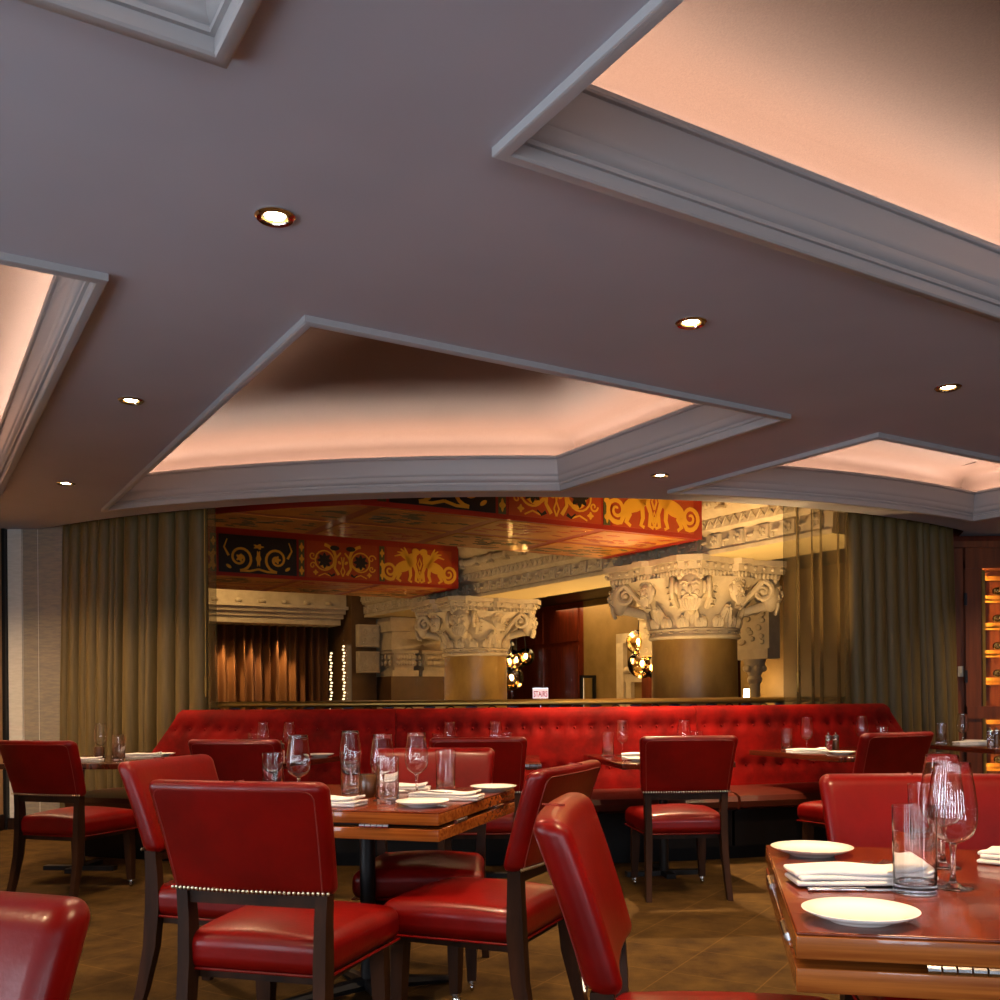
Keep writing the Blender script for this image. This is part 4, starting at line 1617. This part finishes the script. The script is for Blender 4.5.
ZT = .77
NZ = MZ = ZT
flip_table('reddish wood table with hinged edges in the right foreground', at(796, 931.5, ZT)[:2], (.212, .977), 1.0, .935, ZT, 'left')
mt_c = at(438.4, 812.6, ZT)[:2]
flip_table('middle wooden table with hinged edges between four red chairs', mt_c, (.30, .954), .93, .88, ZT, 'right')


def booth_table(label, corner, ey, w, d, z, side):
    l = sqrt(ey[0] ** 2 + ey[1] ** 2)
    ey = (ey[0] / l, ey[1] / l)
    ex = (ey[1], -ey[0])
    sgn = 1 if side == 'left' else -1
    cx = corner[0] + ex[0] * sgn * w / 2 + ey[0] * d / 2
    cy = corner[1] + ex[1] * sgn * w / 2 + ey[1] * d / 2
    t = thing('booth_table', label, 'table', (cx, cy, 0), atan2(ex[1], ex[0]), 'dark booth tables')
    MB().rbox(w / 2, d / 2, .018, .004, lambda x, y, q: (x, y, q + z - .018), n=2, k=2).build('table_top', 'booth_table_wood', t, angle=15)
    MB().lathe([(.03, .03), (.03, z - .06), (.10, z - .05), (.10, z - .037)], 20, c=(0, -.18 if d > .9 else 0, 0)).build('pedestal', 'dark_metal', t)
    fb = MB()
    fb.box(-.25, .25, -.03 - .18, .03 - .18, 0, .03).box(-.03, .03, -.25 - .08, .25 - .18, 0, .03)
    fb.build('foot', 'dark_metal', t, smooth=False)
    return t


ZB = .74
booth_table('dark table at the far left under the left curtain, next to the left wall', (-2.47, 6.34), (.1, .99), .85, .95, ZB, 'right')
booth_table('dark booth table with shakers, behind the foreground chair', (-1.42, 6.1), (.30, .954), .72, .98, ZB, 'right')
booth_table('dark booth table mostly hidden behind the plain chair back, left of the brightest booth', (-.55, 6.0), (0.02, 1), .8, .9, ZB, 'left')
booth_table('dark booth table with its corner showing in front of the brightest booth velvet', (.735, 5.93), (-.15, .98), .72, 1.0, ZB, 'left')
booth_table('dark booth table with shakers and a plate at the right end of the booth', (2.2, 6.38), (-.36, .93), .95, .98, ZB, 'left')
booth_table('dark table at the far right in front of the wine cabinet', (3.58, 7.1), (-.2, .98), .9, 1.3, ZB, 'left')

# ================================================================== TABLEWARE
protos = {}


def wine_glass(label, x, y, z, group):
    if 'wine_glass' not in protos:
        t = thing('wine_glass', label, 'wine glass', (x, y, z), 0, group)
        out = [(.0338, .2445), (.0362, .225), (.0400, .20), (.0428, .18), (.0450, .160), (.0455, .148), (.0447, .132), (.0420, .119), (.0370, .107), (.030, .0985), (.020, .092), (.010, .0875), (.004, .086)]
        inn = [(.003, .0873), (.0095, .0886), (.0195, .0931), (.0293, .0995), (.0362, .1078), (.0411, .1194), (.0438, .1321), (.0446, .148), (.0441, .160), (.0419, .18), (.0391, .20), (.0353, .225), (.0330, .2445), (.0334, .2450)]
        MB().lathe(out + inn, 48, closed=True).build('bowl', 'crystal', t, angle=40)
        MB().lathe([(.0005, .085), (.0075, .085), (.0045, .07), (.0042, .03), (.007, .012), (.018, .005), (.036, .003), (.0375, .0015), (.036, .0005), (.0005, .0005)], 28).build('stem', 'crystal', t, angle=60)
        protos['wine_glass'] = t
        return t
    return dup(protos['wine_glass'], (x, y, z), 0, label, group)


def tumbler(label, x, y, z, group):
    if 'tumbler' not in protos:
        t = MB()
        t.lathe([(.0005, .0005), (.037, .0005), (.0392, .002), (.0405, .1655), (.0400, .1662), (.0391, .1655), (.0378, .024), (.036, .019), (.030, .017), (.0005, .016)], 56)
        o = t.build('tumbler', 'crystal', loc=(x, y, z), angle=28)
        protos['tumbler'] = o
        return tag(o, label, 'glass', group)
    return dup(protos['tumbler'], (x, y, z), 0, label, group)


def plate(label, x, y, z, group):
    if 'plate' not in protos:
        o = MB().lathe([(.0005, .0), (.05, .0), (.052, .003), (.075, .010), (.0935, .0185), (.0945, .0205), (.093, .021), (.072, .013), (.056, .0075), (.0005, .0065)], 48).build('side_plate', 'china', loc=(x, y, z), angle=60)
        protos['plate'] = o
        return tag(o, label, 'plate', group)
    return dup(protos['plate'], (x, y, z), 0, label, group)


def napkin(label, x, y, z, rz, L, Wd, group):
    key = 'napkin%.2f' % L
    if key not in protos:
        mb = MB()
        rnd = random.Random(int(L * 100))
        # folded cloth: three soft layers, each one sheet turned over at the front
        n, m = 22, 10
        for lay, (dx, dy, zz, th, k) in enumerate(((0, 0, .0, .009, 1.0), (.004, .003, .0095, .009, .985), (-.006, .006, .019, .010, .96))):
            def tf(a, b, q, dx=dx, dy=dy, zz=zz, k=k, lay=lay):
                wob = .0022 * sin(a * 38 + lay) * (.4 + b / Wd) + .0014 * sin(b * 60 + a * 20)
                end = (.006 if lay == 2 else .002) * math.exp(-((a - L / 2) / .03) ** 2) - .004 * math.exp(-((a + L / 2) / .03) ** 2) * (lay == 2)
                return (a * k + dx, b * k + dy + .003 * sin(a * 22 + lay * 2), max(.0004, q + zz + .0045 + (wob + end) * (1 if lay else .0)))
            mb.rbox(L / 2, Wd / 2, .0045, .0044, tf, n=14, k=2)
        o = mb.build('folded_napkin', 'linen', loc=(x, y, z), rotz=rz, angle=70)
        protos[key] = o
        return tag(o, label, 'napkin', group)
    return dup(protos[key], (x, y, z), rz, label, group)


def fork(label, x, y, z, rz, tilt=0):
    """lies along +X with the tines at +X"""
    if 'fork' not in protos:
        t = thing('fork', label, 'fork', (x, y, z), rz, 'forks')
        MB().add([(a, b, c + dz) for a, b, c in [(-.10, -.009, .002), (-.10, .009, .002), (-.03, .004, .003), (-.03, -.004, .003), (.03, .0035, .006), (.03, -.0035, .006), (.055, .012, .003), (.055, -.012, .003)] for dz in (0, .003)],
                 [(0, 2, 4, 6), (1, 7, 5, 3), (6, 4, 8, 10), (7, 11, 9, 5), (10, 8, 12, 14), (11, 15, 13, 9), (0, 6, 7, 1), (2, 3, 5, 4), (6, 10, 11, 7), (4, 5, 9, 8), (10, 14, 15, 11), (8, 9, 13, 12), (0, 1, 3, 2), (12, 13, 15, 14)]).build('handle', 'steel', t, smooth=False)
        ti = MB()
        for k in range(4):
            yy = -.0105 + k * .007
            ti.tube([(.052, yy, .0045), (.08, yy, .003), (.10, yy * .95, .007)], [.0022, .002, .0012], 6)
        ti.build('tines', 'steel', t)
        protos['fork'] = t
    else:
        t = dup(protos['fork'], (x, y, z), rz, label, 'forks')
    if tilt:
        t.rotation_euler = (0, tilt, rz)
    return t


def knife(label, x, y, z, rz):
    if 'knife' not in protos:
        mb = MB()
        mb.rbox(.055, .007, .0035, .003, lambda a, b, c: (a - .055, b, c + .004), n=2, k=2)
        mb.rbox(.06, .009, .0012, .001, lambda a, b, c: (a + .06, b * (1 - max(0, a) * 6), c + .003), n=4, k=1)
        o = mb.build('knife', 'steel', loc=(x, y, z), rotz=rz)
        protos['knife'] = o
        return tag(o, label, 'knife', 'knives')
    return dup(protos['knife'], (x, y, z), rz, label, 'knives')


def candle(label, x, y, z):
    if 'candle' not in protos:
        o = MB().lathe([(.0005, .0), (.032, .0), (.035, .004), (.036, .084), (.034, .086), (.032, .083), (.031, .02), (.0005, .018)], 28).build('candle_holder', 'candle_brown', loc=(x, y, z), angle=50)
        protos['candle'] = o
        return tag(o, label, 'candle holder', 'brown glass candle holders')
    return dup(protos['candle'], (x, y, z), 0, label, 'brown glass candle holders')


def shaker(label, x, y, z, dark):
    key = 'shaker%d' % dark
    if key not in protos:
        t = thing('pepper_mill' if dark else 'salt_shaker', label, 'shaker', (x, y, z), 0, 'salt and pepper shakers')
        MB().lathe([(.0005, .0), (.023, .0), (.024, .004), (.022, .085), (.0005, .086)], 18).build('body', 'candle_brown' if dark else 'crystal', t)
        MB().lathe([(.023, .086), (.024, .09), (.024, .115), (.016, .122), (.005, .125), (.007, .135), (.0005, .14)], 18).build('cap', 'steel', t)
        protos[key] = t
        return t
    return dup(protos[key], (x, y, z), 0, label, 'salt and pepper shakers')


# --- near table
rn = atan2(-.212, .977)
plate('white side plate at the far left corner of the near table', .735, 2.325, ZT, 'white side plates')
plate('white side plate nearest the camera, at the front edge of the near table', .600, 1.645, ZT, 'white side plates')
napkin('white folded napkin on the near table between its two plates', .715, 1.965, ZT + .005, rn + .16, .27, .11, 'folded white napkins')
napkin('white folded napkin at the right edge behind the wine glasses on the near table', 1.18, 2.16, ZT + .001, rn - .5, .22, .12, 'folded white napkins')
knife('knife lying along the front of the napkin on the near table', .70, 1.888, ZT, rn + .16)
fork('fork sticking out behind the napkin on the near table, left of two', .755, 2.115, ZT, radians(50))
fork('fork sticking out behind the napkin on the near table, right of two', .800, 2.125, ZT, radians(48))
fork('fork at the right edge of the near table, tines pointing left', 1.02, 1.775, ZT, radians(142))
tumbler('clear tumbler nearest the camera, beside the napkin on the near table', *at(915, 893, ZT), 'clear water tumblers')
tumbler('clear tumbler behind the front tumbler on the near table', 1.00, 2.31, ZT, 'clear water tumblers')
wine_glass('large clear wine glass nearest the camera on the near table', *at(953, 888, ZT), 'clear wine glasses')
wine_glass('clear wine glass just behind the nearest one on the near table', *at(943, 867, ZT), 'clear wine glasses')
candle('dark brown candle holder at the right edge of the near table', 1.066, 2.0, ZT)
# --- middle table
rm = atan2(-.30, .954)
plate('white side plate at the front edge of the middle table', -.275, 3.44, ZT, 'white side plates')
plate('white side plate at the far right corner of the middle table', -.03, 3.985, ZT, 'white side plates')
napkin('white folded napkin with a fork on it at the right side of the middle table', -.205, 3.655, ZT + .001, rm + .1, .27, .11, 'folded white napkins')
napkin('white folded napkin at the far side of the middle table behind the wine glasses', -.40, 3.99, ZT + .001, rm + .3, .22, .12, 'folded white napkins')
napkin('white folded napkin beside the foreground chair on the middle table', -.62, 3.50, ZT + .001, rm, .27, .11, 'folded white napkins')
fork('fork resting across the napkin on the middle table', -.265, 3.60, ZT + .031, radians(150), 0)
wine_glass('clear wine glass above the foreground chair, leftmost on the middle table', -.753, 3.66, ZT, 'clear wine glasses')
wine_glass('clear wine glass behind the candle holder on the middle table', -.623, 4.08, ZT, 'clear wine glasses')
wine_glass('clear wine glass seen through the front tumbler on the middle table', -.44, 3.66, ZT, 'clear wine glasses')
wine_glass('clear wine glass behind the napkin, rightmost on the middle table', -.325, 3.80, ZT, 'clear wine glasses')
tumbler('clear tumbler half hidden by the foreground chair, leftmost on the middle table', -.905, 3.9, ZT, 'clear water tumblers')
tumbler('clear tumbler left of the brown candle holder on the middle table', -.600, 3.93, ZT, 'clear water tumblers')
tumbler('clear tumbler in the front of the middle table, behind its front plate', -.406, 3.53, ZT, 'clear water tumblers')
tumbler('clear tumbler at the far side of the middle table, right of the wine glasses', -.225, 4.02, ZT, 'clear water tumblers')
candle('brown glass candle holder on the middle table', -.513, 3.80, ZT)
# --- far left table
candle('brown glass candle holder on the far left table', -2.80, 6.85, ZB)
wine_glass('clear wine glass on the far left table by the left curtain', -2.87, 7.05, ZB, 'clear wine glasses')
tumbler('clear tumbler in front of the candle holder on the far left table', -2.575, 6.63, ZB, 'clear water tumblers')
tumbler('clear tumbler behind the candle holder on the far left table', -2.72, 6.98, ZB, 'clear water tumblers')
napkin('white folded napkin nearest the left chair on the far left table', -2.80, 6.55, ZB + .001, .1, .27, .11, 'folded white napkins')
napkin('white folded napkin at the right of the far left table', -2.57, 7.05, ZB + .001, .15, .27, .11, 'folded white napkins')
plate('white side plate at the right rear corner of the far left table', -2.48, 7.2, ZB, 'white side plates')
# --- booth table behind the foreground chair
wine_glass('clear wine glass on the booth table behind the foreground chair, left of two', -1.69, 7.0, ZB, 'clear wine glasses')
wine_glass('clear wine glass on the booth table behind the foreground chair, right of two', -1.50, 6.98, ZB, 'clear wine glasses')
tumbler('clear tumbler beside the left wine glass on the booth table behind the foreground chair', -1.77, 7.06, ZB, 'clear water tumblers')
shaker('glass salt shaker with steel cap on the booth table behind the foreground chair', -1.43, 6.40, ZB, 0)
shaker('dark pepper mill with steel cap on the booth table behind the foreground chair', -1.51, 6.42, ZB, 1)
plate('white side plate on the booth table behind the foreground chair', -1.27, 6.93, ZB, 'white side plates')
# --- booth table behind the plain chair back
wine_glass('clear wine glass left above the plain chair back, against the booth', -.34, 6.62, ZB, 'clear wine glasses')
wine_glass('clear wine glass right above the plain chair back, against the booth', -.03, 6.6, ZB, 'clear wine glasses')
tumbler('clear tumbler left of the wine glasses above the plain chair back', -.425, 6.72, ZB, 'clear water tumblers')
tumbler('clear tumbler right of the wine glasses above the plain chair back', .045, 6.7, ZB, 'clear water tumblers')
shaker('salt shaker whose steel cap peeks above the plain chair back', -.21, 6.3, ZB, 0)
# --- booth table in front of the bright velvet
tumbler('clear tumbler at the left of the brightly lit booth table', .725, 6.62, ZB, 'clear water tumblers')
wine_glass('clear wine glass at the left of the brightly lit booth table', .835, 6.72, ZB, 'clear wine glasses')
wine_glass('clear wine glass just above the lone chair in front of the bright booth', 1.235, 6.6, ZB, 'clear wine glasses')
tumbler('clear tumbler just above the right end of the lone chair back', 1.33, 6.66, ZB, 'clear water tumblers')
napkin('white folded napkin on the brightly lit booth table, left of the lone chair', .92, 6.55, ZB + .001, -.1, .22, .12, 'folded white napkins')
plate('white side plate on the brightly lit booth table, left of the lone chair', .88, 6.18, ZB, 'white side plates')
# --- booth table at the right end
tumbler('clear tumbler at the left of the right end booth table', 2.07, 7.10, ZB, 'clear water tumblers')
wine_glass('clear wine glass at the left of the right end booth table', 2.19, 7.02, ZB, 'clear wine glasses')
wine_glass('clear wine glass just above the turned chair at the right end booth table', 2.68, 7.28, ZB, 'clear wine glasses')
tumbler('clear tumbler above the turned chair at the right end booth table', 2.80, 7.2, ZB, 'clear water tumblers')
napkin('white folded napkin at the left of the right end booth table', 2.15, 6.88, ZB + .001, .1, .27, .11, 'folded white napkins')
shaker('glass salt shaker with steel cap on the right end booth table', 2.305, 6.90, ZB, 0)
shaker('dark pepper mill with steel cap on the right end booth table', 2.365, 6.93, ZB, 1)
plate('white side plate in front of the shakers on the right end booth table', 2.31, 6.66, ZB, 'white side plates')
# --- far right table
tumbler('clear tumbler on the far right table in front of the right curtain', 3.57, 7.95, ZB, 'clear water tumblers')
wine_glass('clear wine glass on the far right table in front of the wine cabinet', 3.72, 7.9, ZB, 'clear wine glasses')
napkin('white folded napkin on the far right table', 3.72, 7.74, ZB + .001, .1, .27, .11, 'folded white napkins')
plate('white side plate on the far right table behind the napkin', 3.9, 8.1, ZB, 'white side plates')
shaker('glass salt shaker on the far right table', 3.79, 7.6, ZB, 0)
shaker('dark pepper mill on the far right table beside the salt shaker', 3.85, 7.62, ZB, 1)
